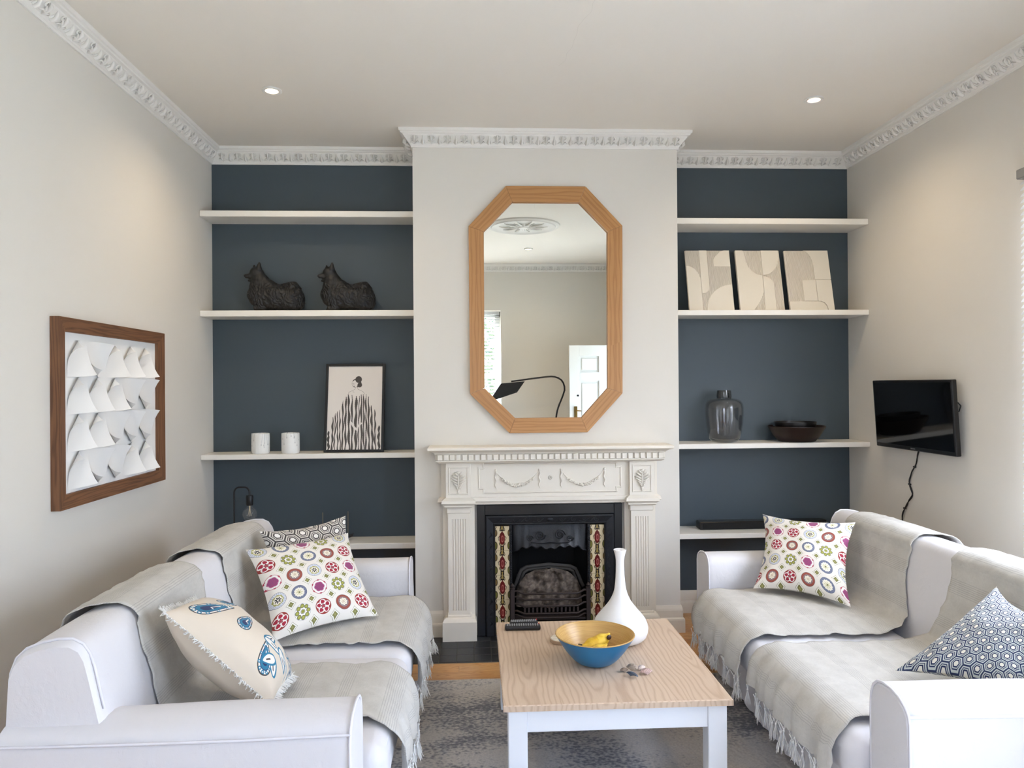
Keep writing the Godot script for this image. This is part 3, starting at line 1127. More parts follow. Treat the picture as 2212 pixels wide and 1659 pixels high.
func scroll(b: MB, c: Vector3, r: float, turns: float, ccw: float, rad: float) -> void:
	var p := PackedVector3Array()
	var rr := []
	for k in 19:
		var u := k / 18.0
		var a := u * turns * TAU * ccw
		p.append(c + Vector3(cos(a), sin(a), 0) * r * (1.0 - 0.85 * u))
		rr.append(rad * (1.0 - 0.4 * u))
	b.tube(p, rr, 5)

func fireplace() -> void:
	var o := Vector3(0.4525, 0, 0)
	var t := thing("fireplace", "black cast-iron Victorian fireplace with patterned side tiles and grate", "fireplace", o)
	var b := mb_at(o)
	# flat outer border
	for q in [[0.002, 0.052, 0.009, 0.815], [0.853, 0.903, 0.009, 0.815], [0.0522, 0.8528, 0.752, 0.815]]:
		b.span(Vector3(q[0], q[2], 0.001), Vector3(q[1], q[3], 0.028), 0.002)
	part("border", b.done(), paint("polished_black_slate", rgb(24, 25, 27), 0.28), t)
	# moulded iron frame that slopes inwards
	b = mb_at(o)
	var rings := []
	for e in [[0.0, 0.020], [0.004, 0.034], [0.012, 0.037], [0.050, 0.030], [0.056, 0.034], [0.061, 0.030], [0.061, 0.0]]:
		rings.append(PackedVector3Array([Vector3(0.052 + e[0], 0.009, e[1]), Vector3(0.052 + e[0], 0.752 - e[0], e[1]), Vector3(0.853 - e[0], 0.752 - e[0], e[1]), Vector3(0.853 - e[0], 0.009, e[1])]))
	b.grid(rings, false, [], false, true)
	var fr := part("frame", b.done(), M.iron, t)
	b = mb_at(o)
	var y := 0.722
	for s in [-1.0, 1.0]:
		for k in 4:
			var x: float = 0.4525 + s * (0.07 + k * 0.072)
			scroll(b, Vector3(x, y, 0.033), 0.016, 1.4, s * (1.0 if k % 2 == 0 else -1.0), 0.003)
			b.tube(PackedVector3Array([Vector3(x - 0.034, y - 0.012, 0.033), Vector3(x, y - 0.018 + 0.036 * (k % 2), 0.035), Vector3(x + 0.034, y + 0.010, 0.033)]), 0.0028, 5)
		for k in 9:
			var yy := 0.09 + k * 0.068
			var xx: float = 0.4525 + s * 0.370
			scroll(b, Vector3(xx, yy, 0.033), 0.014, 1.4, s * (1.0 if k % 2 == 0 else -1.0), 0.0028)
			b.tube(PackedVector3Array([Vector3(xx - 0.012, yy - 0.032, 0.033), Vector3(xx + 0.012, yy, 0.034), Vector3(xx - 0.010, yy + 0.032, 0.033)]), 0.0024, 5)
	b.ball(Vector3(0.4525, y, 0.033), Vector3(0.022, 0.013, 0.006), 10, 6)
	part("scrollwork", b.done(), M.iron, fr).set_meta("kind", "stuff")
	# tiles
	var tm := paint("printed_fire_tile", Color.WHITE, 0.16)
	tm.albedo_texture = tile_print()
	for x0 in [0.113, 0.704]:
		var w := 0.088
		var ys := [0.682, 0.530, 0.378, 0.226, 0.074, 0.012]
		for k in 5:
			b = MB.new()
			var hh: float = ys[k] - ys[k + 1] - 0.001
			b.box(Vector3.ZERO, Vector3(w, hh, 0.010), 0.001)
			# print on the face
			b.flat()
			var v1: float = 0.25 + hh / 0.304
			b.quad(Vector3(-w / 2 + 0.001, -hh / 2 + 0.001, 0.0052), Vector3(-w / 2 + 0.001, hh / 2 - 0.001, 0.0052), Vector3(w / 2 - 0.001, hh / 2 - 0.001, 0.0052), Vector3(w / 2 - 0.001, -hh / 2 + 0.001, 0.0052), Vector2(0.0, v1), Vector2(0.0, 0.25), Vector2(1.0, 0.25), Vector2(1.0, v1))
			part("tile", b.done(), tm, t, Vector3(x0 + w / 2 - o.x, (ys[k] + ys[k + 1]) * 0.5, 0.008))
	# firebox
	b = mb_at(o)
	b.flat()
	var f0 := [Vector3(0.112, 0.009, 0.002), Vector3(0.112, 0.70, 0.002), Vector3(0.793, 0.70, 0.002), Vector3(0.793, 0.009, 0.002)]
	var f1 := [Vector3(0.25, 0.009, -0.33), Vector3(0.28, 0.70, -0.22), Vector3(0.625, 0.70, -0.22), Vector3(0.655, 0.009, -0.33)]
	for k in 4:
		b.quad(f0[k], f1[k], f1[(k + 1) % 4], f0[(k + 1) % 4])
	b.quad(f1[0], f1[1], f1[2], f1[3])
	part("firebox", b.done(), M.soot, t)
	# slim columns with beads
	for s in [-1.0, 1.0]:
		b = mb_at(o)
		var x: float = 0.4525 + s * 0.243
		b.span(Vector3(x - 0.009, 0.012, -0.01), Vector3(x + 0.009, 0.69, 0.014), 0.003)
		for k in 24:
			b.ball(Vector3(x, 0.33 + k * 0.0145, 0.016), Vector3(0.006, 0.0062, 0.006), 6, 4)
		part("column", b.done(), M.iron, t)
	# hood with a scalloped lip
	b = mb_at(o)
	var rows := []
	for k in 9:
		var v := k / 8.0
		var row := PackedVector3Array()
		for j in 41:
			var u := j / 40.0
			var xx := lerpf(0.222, 0.683, u)
			var c := 1.0 - pow(absf(2.0 * u - 1.0), 2.0)
			var yb := 0.556 + 0.007 * cos(u * TAU * 8.0) - 0.010 * exp(-pow((u - 0.5) / 0.08, 2.0)) - 0.045 * pow(absf(2.0 * u - 1.0), 6.0)
			row.append(Vector3(xx, lerpf(0.685, yb, v), -0.004 + 0.055 * c * pow(v, 1.3) + 0.006 * absf(sin(u * 9.0 * PI)) * (1.0 if absf(u - 0.5) > 0.32 else 0.0)))
		rows.append(row)
	b.grid(rows)
	var lip: PackedVector3Array = rows[8]
	b.tube(lip, 0.004, 6)
	var hood := part("hood", b.done(), M.iron, t)
	b = mb_at(o)
	for s in [-1.0, 1.0]:
		scroll(b, Vector3(0.4525 + s * 0.062, 0.625, 0.028), 0.034, 2.0, s, 0.0045)
		scroll(b, Vector3(0.4525 + s * 0.125, 0.605, 0.026), 0.022, 1.6, -s, 0.004)
		b.tube(PackedVector3Array([Vector3(0.4525, 0.585, 0.045), Vector3(0.4525 + s * 0.05, 0.578, 0.045), Vector3(0.4525 + s * 0.12, 0.582, 0.038)]), 0.004, 6)
	part("scrollwork", b.done(), M.iron, hood).set_meta("kind", "stuff")
	# cast arch round the firebrick
	b = mb_at(o)
	var arch := PackedVector3Array()
	for q in [[0.232, 0.275], [0.245, 0.300], [0.262, 0.345], [0.280, 0.385], [0.312, 0.402], [0.4525, 0.416], [0.593, 0.402], [0.625, 0.385], [0.643, 0.345], [0.660, 0.300], [0.673, 0.275]]:
		arch.append(Vector3(q[0], q[1], -0.085))
	var arch2 := PackedVector3Array()
	for p in arch:
		arch2.append(Vector3(0.4525 + (p.x - 0.4525) * 0.90, p.y - 0.016, -0.088))
	b.tube(arch, 0.012, 6)
	b.tube(arch2, 0.010, 6)
	var am := paint("ash_dusted_iron", rgb(66, 62, 58), 0.8)
	part("fire_arch", b.done(), am, t)
	# crumbling firebrick behind the bars
	b = mb_at(o)
	var rn := noise(9.0, 12, 4)
	var rc := noise(26.0, 40, 3)
	rows = []
	for k in 29:
		var v := k / 28.0
		var row := PackedVector3Array()
		for j in 37:
			var u := j / 36.0 * 2.0 - 1.0
			var half := 0.195 * sqrt(maxf(0.0, 1.0 - pow(v, 3.2))) + 0.012
			var x := 0.4525 + u * half
			var yy := 0.165 + 0.232 * v
			var e := rn.get_noise_2d(x * 1.2, yy * 1.2) * 0.030 + rc.get_noise_2d(x, yy) * 0.010
			var crack := absf(rn.get_noise_2d(x * 2.0 + 9.0, yy * 2.0))
			if crack < 0.05:
				e -= 0.012
			row.append(Vector3(x, yy, -0.06 + 0.045 * sqrt(maxf(0.0, 1.0 - u * u)) * (1.0 - 0.5 * v) + e))
		rows.append(row)
	b.grid(rows, false, [], true)
	var bm := paint("ashy_firebrick", Color.WHITE, 0.95)
	bm.albedo_texture = noise_tex(0.014, 512, 6, two(rgb(64, 54, 47), rgb(146, 131, 116), 0.2, 0.85), FastNoiseLite.TYPE_SIMPLEX_SMOOTH, 9)
	tri(bm, Vector3.ONE * 3.0)
	part("firebrick", b.done(), bm, t)
	# basket grate
	var rust := paint("rusty_grate_iron", rgb(58, 48, 46), 0.6, 0.2)
	relief(rust, noise_tex(0.05, 128, 4), 0.06)
	tri(rust, Vector3.ONE * 9.0)
	b = mb_at(o)
	b.span(Vector3(0.232, 0.100, -0.05), Vector3(0.673, 0.112, 0.03), 0.002)
	var g := part("grate", b.done(), rust, t)
	for x in [0.218, 0.687]:
		part("post", grate_post(o, x), rust, g)
	for q in [[0.281, 0.0065], [0.246, 0.0060], [0.205, 0.0065], [0.160, 0.0065], [0.135, 0.006]]:
		b = mb_at(o)
		b.tube(PackedVector3Array([Vector3(0.222, q[0], 0.030), Vector3(0.245, q[0] + 0.004, 0.036), Vector3(0.290, q[0] - 0.002, 0.085), Vector3(0.615, q[0] - 0.002, 0.085), Vector3(0.660, q[0] + 0.004, 0.036), Vector3(0.683, q[0], 0.030)]), q[1], 6, false, true, 1.0, Vector3.UP)
		part("bar", b.done(), rust, g)
	b = mb_at(o)
	for k in 14:
		b.box(Vector3(0.29 + k * 0.025, 0.183, 0.082), Vector3(0.012, 0.034, 0.006), 0.001)
	part("slotted_plate", b.done(), rust, g)

func grate_post(o: Vector3, x: float) -> ArrayMesh:
	var b := mb_at(o)
	b.span(Vector3(x - 0.013, 0.009, 0.016), Vector3(x + 0.013, 0.295, 0.042), 0.003)
	b.lathe(PackedVector2Array([Vector2(0.016, 0.295), Vector2(0.016, 0.300), Vector2(0.008, 0.304), Vector2(0.013, 0.314), Vector2(0.006, 0.325), Vector2(0.0, 0.332)]), 10, Vector3(x, 0, 0.029))
	return b.done()

func mirror() -> void:
	var o := Vector3(0.441, 1.255, 0.0)
	var t := thing("wall_mirror", "tall octagonal mirror in a mitred light oak frame above the mantelpiece", "mirror", o)
	var out := [Vector2(0.196, 2.779), Vector2(0.690, 2.779), Vector2(0.918, 2.536), Vector2(0.911, 1.497), Vector2(0.690, 1.256), Vector2(0.207, 1.256), Vector2(-0.034, 1.500), Vector2(-0.036, 2.530)]
	var inn := [Vector2(0.234, 2.681), Vector2(0.648, 2.681), Vector2(0.825, 2.498), Vector2(0.819, 1.528), Vector2(0.653, 1.346), Vector2(0.241, 1.346), Vector2(0.053, 1.533), Vector2(0.055, 2.496)]
	var oak := []
	for k in 3:
		var m := paint("oiled_oak", Color.WHITE, 0.42)
		m.albedo_texture = grain_tex(64, 512, rgb(190, 140, 88), rgb(168, 117, 67), 4.0, 0.14, 60 + k, 1, 0.004)
		oak.append(m)
	for k in 8:
		var j := (k + 1) % 8
		var a: Vector2 = out[k]
		var c: Vector2 = out[j]
		var a2: Vector2 = inn[k]
		var c2: Vector2 = inn[j]
		var b := mb_at(o)
		b.flat()
		var ln := a.distance_to(c)
		var g := (c - a).normalized() * 0.0006
		var zo := 0.030
		var zi := 0.034
		var P := [Vector3(a.x + g.x, a.y + g.y, zo), Vector3(c.x - g.x, c.y - g.y, zo), Vector3(c2.x - g.x, c2.y - g.y, zi), Vector3(a2.x + g.x, a2.y + g.y, zi)]
		var Q := []
		for p in P:
			Q.append(Vector3(p.x, p.y, 0.004))
		var uv := [Vector2(0, 0), Vector2(0, ln * 1.4), Vector2(1, ln * 1.4 - 0.1), Vector2(1, 0.1)]
		b.quad(P[0], P[1], P[2], P[3], uv[0], uv[1], uv[2], uv[3])
		for i in 4:
			var n := (i + 1) % 4
			b.quad(Q[i], Q[n], P[n], P[i], uv[i], uv[n], uv[n] + Vector2(0.1, 0), uv[i] + Vector2(0.1, 0))
		part("frame_board", b.done(), oak[k % 3], t)
	var b := mb_at(o)
	var poly := PackedVector2Array(inn)
	var big := Geometry2D.offset_polygon(poly, 0.008)
	b.prism(big[0], 0.006, Transform3D(Basis(), Vector3(0, 0, 0.006)))
	part("mirror_glass", b.done(), paint("silvered_glass", rgb(232, 233, 226), 0.0, 1.0), t)
	b = mb_at(o)
	for k in 8:
		var p: Vector2 = inn[k]
		var q: Vector2 = inn[(k + 1) % 8]
		b.tube(PackedVector3Array([Vector3(p.x, p.y, 0.014), Vector3(q.x, q.y, 0.014)]), 0.003, 5)
	part("inner_lip", b.done(), paint("oak_mirror_lip", rgb(178, 128, 78), 0.45), t)

# ---------------------------------------------------------------- shelves and what stands on them
func shelves() -> void:
	for q in [
		[XL, BX0, 2.665, 0.038, -0.155, "top white floating shelf, empty, in the alcove with the dog statues"],
		[XL, BX0, 2.035, 0.038, -0.155, "white floating shelf that carries the two black dog statues"],
		[XL, BX0, 1.127, 0.032, -0.155, "white floating shelf that carries two cups and the framed print"],
		[XL, BX0, 0.553, 0.036, -0.155, "lowest white shelf behind the sofa, with the incense boat and desk lamp"],
		[BX1, XR, 2.619, 0.038, -0.110, "top white floating shelf, empty, above the three white panels"],
		[BX1, XR, 2.026, 0.034, -0.110, "white floating shelf that carries three white relief panels"],
		[BX1, XR, 1.164, 0.032, -0.110, "white floating shelf that carries the smoked glass vase and bowls"],
		[BX1, XR, 0.586, 0.033, -0.110, "lowest white shelf behind the sofa, with the soundbar"],
	]:
		var b := MB.new()
		var c := Vector3((q[0] + q[1]) * 0.5, q[2] - q[3], ZB)
		b.xf = Transform3D(Basis(), -c)
		b.span(Vector3(q[0] + 0.001, q[2] - q[3], ZB + 0.001), Vector3(q[1] - 0.001, q[2], q[4]), 0.0025)
		single("floating_shelf", b.done(), M.shelf, q[5], "shelf", c, "white alcove shelves")

# smooth union of tapered capsules meshed as surface nets
func capsule_d(p: Vector3, a: Vector3, c: Vector3, ra: float, rb: float) -> float:
	var ba := c - a
	var h := clampf((p - a).dot(ba) / maxf(ba.length_squared(), 1e-9), 0.0, 1.0)
	return (p - a - ba * h).length() - lerpf(ra, rb, h)

func dog_field(p: Vector3, bones: Array, hair: FastNoiseLite) -> float:
	var d := 1.0
	for bn in bones:
		var e := capsule_d(p * bn[5], bn[0] * bn[5], bn[1] * bn[5], bn[2], bn[3])
		var k: float = bn[4]
		var h := clampf(0.5 + 0.5 * (d - e) / k, 0.0, 1.0)
		d = lerpf(d, e, h) - k * h * (1.0 - h)
	# combed hair: long waves that fall down and back
	if d < 0.02 and p.y < 0.215:
		var fl := p.x * 0.75 + p.y * 0.30 + p.z * 0.2
		var w := hair.get_noise_3d(p.x * 1.0, p.y * 0.8, p.z)
		d += 0.0032 * sin((fl + w * 0.045) * 330.0) * clampf((0.21 - p.y) * 16.0, 0.0, 1.0) * clampf(p.y * 40.0, 0.0, 1.0)
		d += 0.006 * hair.get_noise_3d(p.x * 2.0, p.y * 0.9, p.z * 1.4)
	return d

func surface_nets(bones: Array, lo: Vector3, hi: Vector3, cell: float, hair: FastNoiseLite) -> ArrayMesh:
	var n := Vector3i(((hi - lo) / cell).ceil()) + Vector3i.ONE
	var val := PackedFloat32Array()
	val.resize(n.x * n.y * n.z)
	var k := 0
	for z in n.z:
		for y in n.y:
			for x in n.x:
				val[k] = dog_field(lo + Vector3(x, y, z) * cell, bones, hair)
				k += 1
	var sx := 1
	var sy := n.x
	var sz := n.x * n.y
	var id := {}
	var pts := PackedVector3Array()
	var off := [0, sx, sy, sx + sy, sz, sx + sz, sy + sz, sx + sy + sz]
	var cor := [Vector3(0, 0, 0), Vector3(1, 0, 0), Vector3(0, 1, 0), Vector3(1, 1, 0), Vector3(0, 0, 1), Vector3(1, 0, 1), Vector3(0, 1, 1), Vector3(1, 1, 1)]
	var edges := [[0, 1], [2, 3], [4, 5], [6, 7], [0, 2], [1, 3], [4, 6], [5, 7], [0, 4], [1, 5], [2, 6], [3, 7]]
	for z in n.z - 1:
		for y in n.y - 1:
			for x in n.x - 1:
				var b := x + y * sy + z * sz
				var neg := 0
				for o in off:
					if val[b + o] < 0.0:
						neg += 1
				if neg == 0 or neg == 8:
					continue
				var s := Vector3.ZERO
				var c := 0
				for e in edges:
					var v0 := val[b + off[e[0]]]
					var v1 := val[b + off[e[1]]]
					if (v0 < 0.0) != (v1 < 0.0):
						s += cor[e[0]].lerp(cor[e[1]], v0 / (v0 - v1))
						c += 1
				id[b] = pts.size()
				pts.append(lo + (Vector3(x, y, z) + s / c) * cell)
	var st := SurfaceTool.new()
	st.begin(Mesh.PRIMITIVE_TRIANGLES)
	st.set_smooth_group(1)
	for z in range(1, n.z - 1):
		for y in range(1, n.y - 1):
			for x in range(1, n.x - 1):
				var b := x + y * sy + z * sz
				for ax in 3:
					var du: int = [sx, sy, sz][ax]
					var da: int = [sy, sz, sx][ax]
					var db: int = [sz, sx, sy][ax]
					if (val[b] < 0.0) == (val[b + du] < 0.0):
						continue
					var q := [id[b], id[b - da], id[b - da - db], id[b - db]]
					if val[b] < 0.0:
						q.reverse()
					for i in [0, 1, 2, 0, 2, 3]:
						st.add_vertex(pts[q[i]])
	st.generate_normals()
	st.index()
	return st.commit()

func dogs() -> void:
	# [from, to, radius, radius, blend, stretch]
	var one := Vector3(1, 1, 1)
	var zs := Vector3(1, 1, 0.95)
	var bones := [
		[Vector3(-0.105, 0.105, 0), Vector3(-0.106, 0.195, 0.004), 0.070, 0.052, 0.02, zs],
		[Vector3(-0.095, 0.200, 0), Vector3(-0.010, 0.092, 0), 0.042, 0.078, 0.02, zs],
		[Vector3(-0.115, 0.100, 0), Vector3(-0.085, 0.055, 0), 0.057, 0.058, 0.03, zs],
		[Vector3(-0.04, 0.082, 0), Vector3(0.10, 0.080, 0), 0.080, 0.082, 0.03, zs],
		[Vector3(0.10, 0.070, 0), Vector3(0.128, 0.052, 0), 0.072, 0.054, 0.02, zs],
		[Vector3(-0.116, 0.240, 0.006), Vector3(-0.122, 0.246, 0.008), 0.043, 0.043, 0.010, one],
		[Vector3(-0.145, 0.226, 0.016), Vector3(-0.180, 0.222, 0.026), 0.025, 0.015, 0.007, one],
		[Vector3(-0.187, 0.226, 0.028), Vector3(-0.189, 0.226, 0.028), 0.0105, 0.010, 0.003, one],
		[Vector3(-0.140, 0.199, 0.014), Vector3(-0.168, 0.196, 0.022), 0.016, 0.009, 0.004, one],
		[Vector3(-0.143, 0.270, -0.024), Vector3(-0.147, 0.300, -0.026), 0.018, 0.006, 0.006, one],
		[Vector3(-0.102, 0.270, 0.030), Vector3(-0.097, 0.308, 0.034), 0.022, 0.007, 0.006, one],
		[Vector3(0.050, 0.148, 0.0), Vector3(0.098, 0.140, 0.0), 0.030, 0.053, 0.012, one],
		[Vector3(0.105, 0.138, 0.0), Vector3(0.128, 0.110, 0.0), 0.052, 0.044, 0.010, one],
		[Vector3(0.130, 0.105, 0.0), Vector3(0.138, 0.042, 0.0), 0.040, 0.042, 0.010, one],
		[Vector3(0.085, 0.060, 0.045), Vector3(0.115, 0.040, 0.050), 0.048, 0.044, 0.012, one],
		[Vector3(-0.085, 0.060, 0.038), Vector3(-0.080, 0.012, 0.045), 0.034, 0.020, 0.014, one],
		[Vector3(-0.085, 0.013, 0.048), Vector3(-0.118, 0.009, 0.052), 0.016, 0.012, 0.008, one],
		[Vector3(-0.090, 0.060, -0.035), Vector3(-0.108, 0.012, -0.04), 0.034, 0.020, 0.014, one],
		[Vector3(-0.108, 0.012, -0.040), Vector3(-0.142, 0.009, -0.040), 0.016, 0.012, 0.008, one],
	]
	var hair := noise(11.0, 21, 3)
	var me := surface_nets(bones, Vector3(-0.214, -0.012, -0.10), Vector3(0.20, 0.33, 0.11), 0.0042, hair)
	# sit flat on the shelf
	var m := paint("matt_black_resin", rgb(20, 21, 23), 0.52)
	var d := single("dog_statue", me, m, "black long-haired dog statue on shelf, the one beside the alcove's outer wall", "statue", Vector3(-1.283, 2.0445, -0.262), "pair of black dog statues")
	d.scale = Vector3(0.985, 0.98, 0.95)
	var e := copy_of(d, "black long-haired dog statue on shelf, the one nearer the chimney breast")
	e.position = Vector3(-0.823, 2.0445, -0.262)
	e.scale = Vector3(0.955, 0.975, 0.95)

func lady_print() -> ImageTexture:
	var k := Ink.new(448, 668, rgb(228, 220, 212))
	var ink := rgb(64, 56, 50)
	var fine := rgb(120, 110, 102)
	# from the zoomed photograph's frame to the sheet
	var o := Vector2(205, 140)
	var s := 0.497
	var P := []
	# stripes of the gown: [top x, top y, bottom x, width, waver phase]
	var st := [[232, 1190, 235, 30, 0.3], [300, 965, 292, 26, 1.0], [338, 905, 335, 17, 2.0], [368, 875, 388, 19, 0.6], [405, 848, 432, 18, 2.9], [455, 700, 470, 22, 1.7], [505, 640, 512, 27, 0.2], [545, 605, 580, 32, 2.3], [605, 610, 625, 26, 1.1], [675, 630, 682, 36, 0.0], [725, 625, 728, 15, 2.6], [760, 605, 780, 26, 0.9], [795, 600, 822, 22, 2.2], [835, 595, 860, 22, 1.5], [878, 640, 905, 26, 3.0], [930, 785, 965, 30, 0.7], [988, 850, 1010, 22, 2.4], [1062, 1105, 1066, 30, 0.1]]
	for q in st:
		var pts := PackedVector2Array()
		var n := 26
		for j in n + 1:
			var u := float(j) / n
			var y: float = lerpf(q[1], 1495.0, u)
			var x: float = lerpf(q[0], q[2], u) + sin(u * 9.0 + q[4] * 2.0) * 9.0 * u * (1.0 - 0.3 * u) + sin(u * 23.0 + q[4] * 5.0) * 4.0
			pts.append((Vector2(x, y) - o) * s)
		for j in n:
			var wd: float = q[3] * s * (0.75 + 0.35 * sin(j * 0.7 + q[4] * 3.0) + 0.25) * minf(1.0, 0.35 + j * 0.25)
			k.stroke(PackedVector2Array([pts[j], pts[j + 1]]), maxf(wd, 3.0), ink)
	# arms and clasped hands, left blank in the stripes
	for q in [[[600, 1050], [640, 1115], [690, 1160]], [[765, 1065], [715, 1115], [690, 1165]]]:
		var pts := PackedVector2Array()
		for p in q:
			pts.append((Vector2(p[0], p[1]) - o) * s)
		k.stroke(pts, 15.0, rgb(228, 220, 212))
	# neck, shoulders, face, hair
	for q in [[[658, 485], [650, 515], [600, 540], [550, 562], [535, 600]], [[692, 478], [700, 515], [750, 535], [795, 562], [812, 595]], [[600, 400], [598, 430], [612, 462], [640, 488], [665, 486], [700, 455], [712, 420]], [[612, 552], [640, 562]], [[632, 410], [628, 440], [636, 445]]]:
		var pts := PackedVector2Array()
		for p in q:
			pts.append((Vector2(p[0], p[1]) - o) * s)
		k.stroke(pts, 1.8, fine)
	var P2 := func_pts([[602, 395], [618, 362], [655, 342], [700, 350], [745, 385], [760, 420], [720, 415], [690, 385], [660, 358], [630, 372]], o, s)
	k.area(P2, ink)
	k.disc((Vector2(708, 355) - o) * s, 27.0, ink)
	k.disc((Vector2(728, 445) - o) * s, 19.0, ink)
	k.disc((Vector2(700, 465) - o) * s, 8.0, ink)
	k.stroke(func_pts([[628, 464], [642, 466]], o, s), 5.0, ink)
	k.stroke(func_pts([[610, 420], [622, 416]], o, s), 2.0, fine)
	k.stroke(func_pts([[655, 412], [672, 410]], o, s), 2.0, fine)
	return k.tex()

func func_pts(a: Array, o: Vector2, s: float) -> PackedVector2Array:
	var out := PackedVector2Array()
	for p in a:
		out.append((Vector2(p[0], p[1]) - o) * s)
	return out

func small_things() -> void:
	# ---- white cups with grass drawn on them
	var k := Ink.new(256, 128, rgb(238, 238, 234))
	var rg := RandomNumberGenerator.new()
	rg.seed = 8
	for j in 26:
		var x := rg.randf() * 256.0
		var pts := PackedVector2Array()
		var lean := rg.randf_range(-14, 14)
		var top := rg.randf_range(34, 80)
		for i in 6:
			pts.append(Vector2(x + lean * pow(i / 5.0, 2.0), lerpf(122, top, i / 5.0)))
		k.stroke(pts, 1.3, rgb(196, 198, 196))
		k.disc(pts[5], 2.0, rgb(186, 186, 184))
	var cm := paint("white_bisque_china", Color.WHITE, 0.5)
	cm.albedo_texture = k.tex()
	var b := MB.new()
	b.lathe(PackedVector2Array([Vector2(0.0, 0.0), Vector2(0.050, 0.0), Vector2(0.055, 0.006), Vector2(0.0565, 0.02), Vector2(0.0565, 0.118), Vector2(0.0555, 0.128), Vector2(0.053, 0.129), Vector2(0.0515, 0.125), Vector2(0.0515, 0.012), Vector2(0.0, 0.010)]), 40)
	var cup := b.done()
	single("ceramic_cup", cup, cm, "white ceramic tumbler drawn with fine grasses, farther from the framed print", "cup", Vector3(-1.375, 1.1272, -0.222), "white tumblers on the shelf")
	var c2 := single("ceramic_cup", cup, cm, "white ceramic tumbler drawn with fine grasses, nearer the framed print", "cup", Vector3(-1.186, 1.1272, -0.222), "white tumblers on the shelf")
	c2.rotation.y = 1.9
	# ---- framed print of a lady in a striped gown
	var t := thing("framed_print", "black-framed print of a figure in a striped gown, leaning on shelf", "picture", Vector3(-0.785, 1.1275, -0.218))
	t.rotation = Vector3(deg_to_rad(-9.5), deg_to_rad(-2.0), 0)
	var w := 0.384
	var h := 0.578
	var f := 0.0165
	b = MB.new()
	b.span(Vector3(-w / 2, 0, -0.012), Vector3(-w / 2 + f, h, 0.012), 0.0015)
	b.span(Vector3(w / 2 - f, 0, -0.012), Vector3(w / 2, h, 0.012), 0.0015)
	b.span(Vector3(-w / 2 + f, 0, -0.012), Vector3(w / 2 - f, f, 0.012), 0.0015)
	b.span(Vector3(-w / 2 + f, h - f, -0.012), Vector3(w / 2 - f, h, 0.012), 0.0015)
	part("frame", b.done(), paint("satin_black_frame", rgb(20, 20, 21), 0.35), t)
	b = MB.new()
	b.flat()
	b.quad(Vector3(-w / 2 + f, f, 0.004), Vector3(-w / 2 + f, h - f, 0.004), Vector3(w / 2 - f, h - f, 0.004), Vector3(w / 2 - f, f, 0.004))
	b.span(Vector3(-w / 2 + 0.002, 0.002, -0.010), Vector3(w / 2 - 0.002, h - 0.002, 0.002))
	var pm := paint("printed_sheet_under_glass", Color.WHITE, 0.5)
	pm.albedo_texture = lady_print()
	pm.clearcoat_enabled = true
	pm.clearcoat = 0.6
	pm.clearcoat_roughness = 0.02
	part("print", b.done(), pm, t)
	# ---- desk lamp with a bare bulb
	t = thing("desk_lamp", "black bent-tube lamp with a bare clear bulb behind the sofa", "lamp", Vector3(-1.563, 0.5532, -0.28))
	b = MB.new()
	b.lathe(PackedVector2Array([Vector2(0, 0), Vector2(0.07, 0), Vector2(0.07, 0.012), Vector2(0.066, 0.016), Vector2(0, 0.016)]), 28)
	part("base", b.done(), M.black, t)
	var p := PackedVector3Array([Vector3(0, 0.01, 0), Vector3(0, 0.315, 0)])
	for j in range(1, 9):
		var a := PI - PI * 0.5 * j / 8.0
		p.append(Vector3(0.036 + 0.036 * cos(a), 0.316 + 0.036 * sin(a), 0))
	for j in range(1, 9):
		var a := PI * 0.5 - PI * 0.5 * j / 8.0
		p.append(Vector3(0.062 + 0.036 * cos(a), 0.316 + 0.036 * sin(a), 0))
	p.append(Vector3(0.0985, 0.298, 0))
	b = MB.new()
	b.tube(p, 0.0055, 10)
	part("stem", b.done(), M.black, t)
	b = MB.new()
	b.lathe(PackedVector2Array([Vector2(0.0, 0.300), Vector2(0.020, 0.299), Vector2(0.0225, 0.294), Vector2(0.0225, 0.238), Vector2(0.020, 0.234), Vector2(0.0, 0.234)]), 24, Vector3(0.0985, 0, 0))
	part("socket", b.done(), M.black, t)
	var gl := paint("clear_bulb_glass", Color(0.95, 0.96, 0.97, 0.03), 0.01)
	gl.transparency = BaseMaterial3D.TRANSPARENCY_ALPHA
	b = MB.new()
	var prof := PackedVector2Array([Vector2(0.013, 0.234), Vector2(0.014, 0.228)])
	for j in 15:
		var a := lerpf(0.35, PI, j / 14.0)
		prof.append(Vector2(0.0475 * sin(a), 0.178 + 0.0475 * cos(a)))
	b.lathe(prof, 32, Vector3(0.0985, 0, 0))
	var bulb := part("bulb", b.done(), gl, t)
	b = MB.new()
	b.lathe(PackedVector2Array([Vector2(0.004, 0.234), Vector2(0.004, 0.205), Vector2(0.0, 0.203)]), 8, Vector3(0.0985, 0, 0))
	for j in 4:
		var a := TAU * j / 4.0
		b.tube(PackedVector3Array([Vector3(0.0985 + 0.003 * cos(a), 0.206, 0.003 * sin(a)), Vector3(0.0985 + 0.012 * cos(a), 0.165, 0.012 * sin(a))]), 0.0012, 5)
	part("filament", b.done(), paint("pale_filament", rgb(226, 210, 170), 0.4), bulb)
	# ---- incense boat with two sticks
	t = thing("incense_boat", "dark boat-shaped dish with two upright incense sticks on low shelf", "incense holder", Vector3(-0.915, 0.5532, -0.27))
	b = MB.new()
	var rows := []
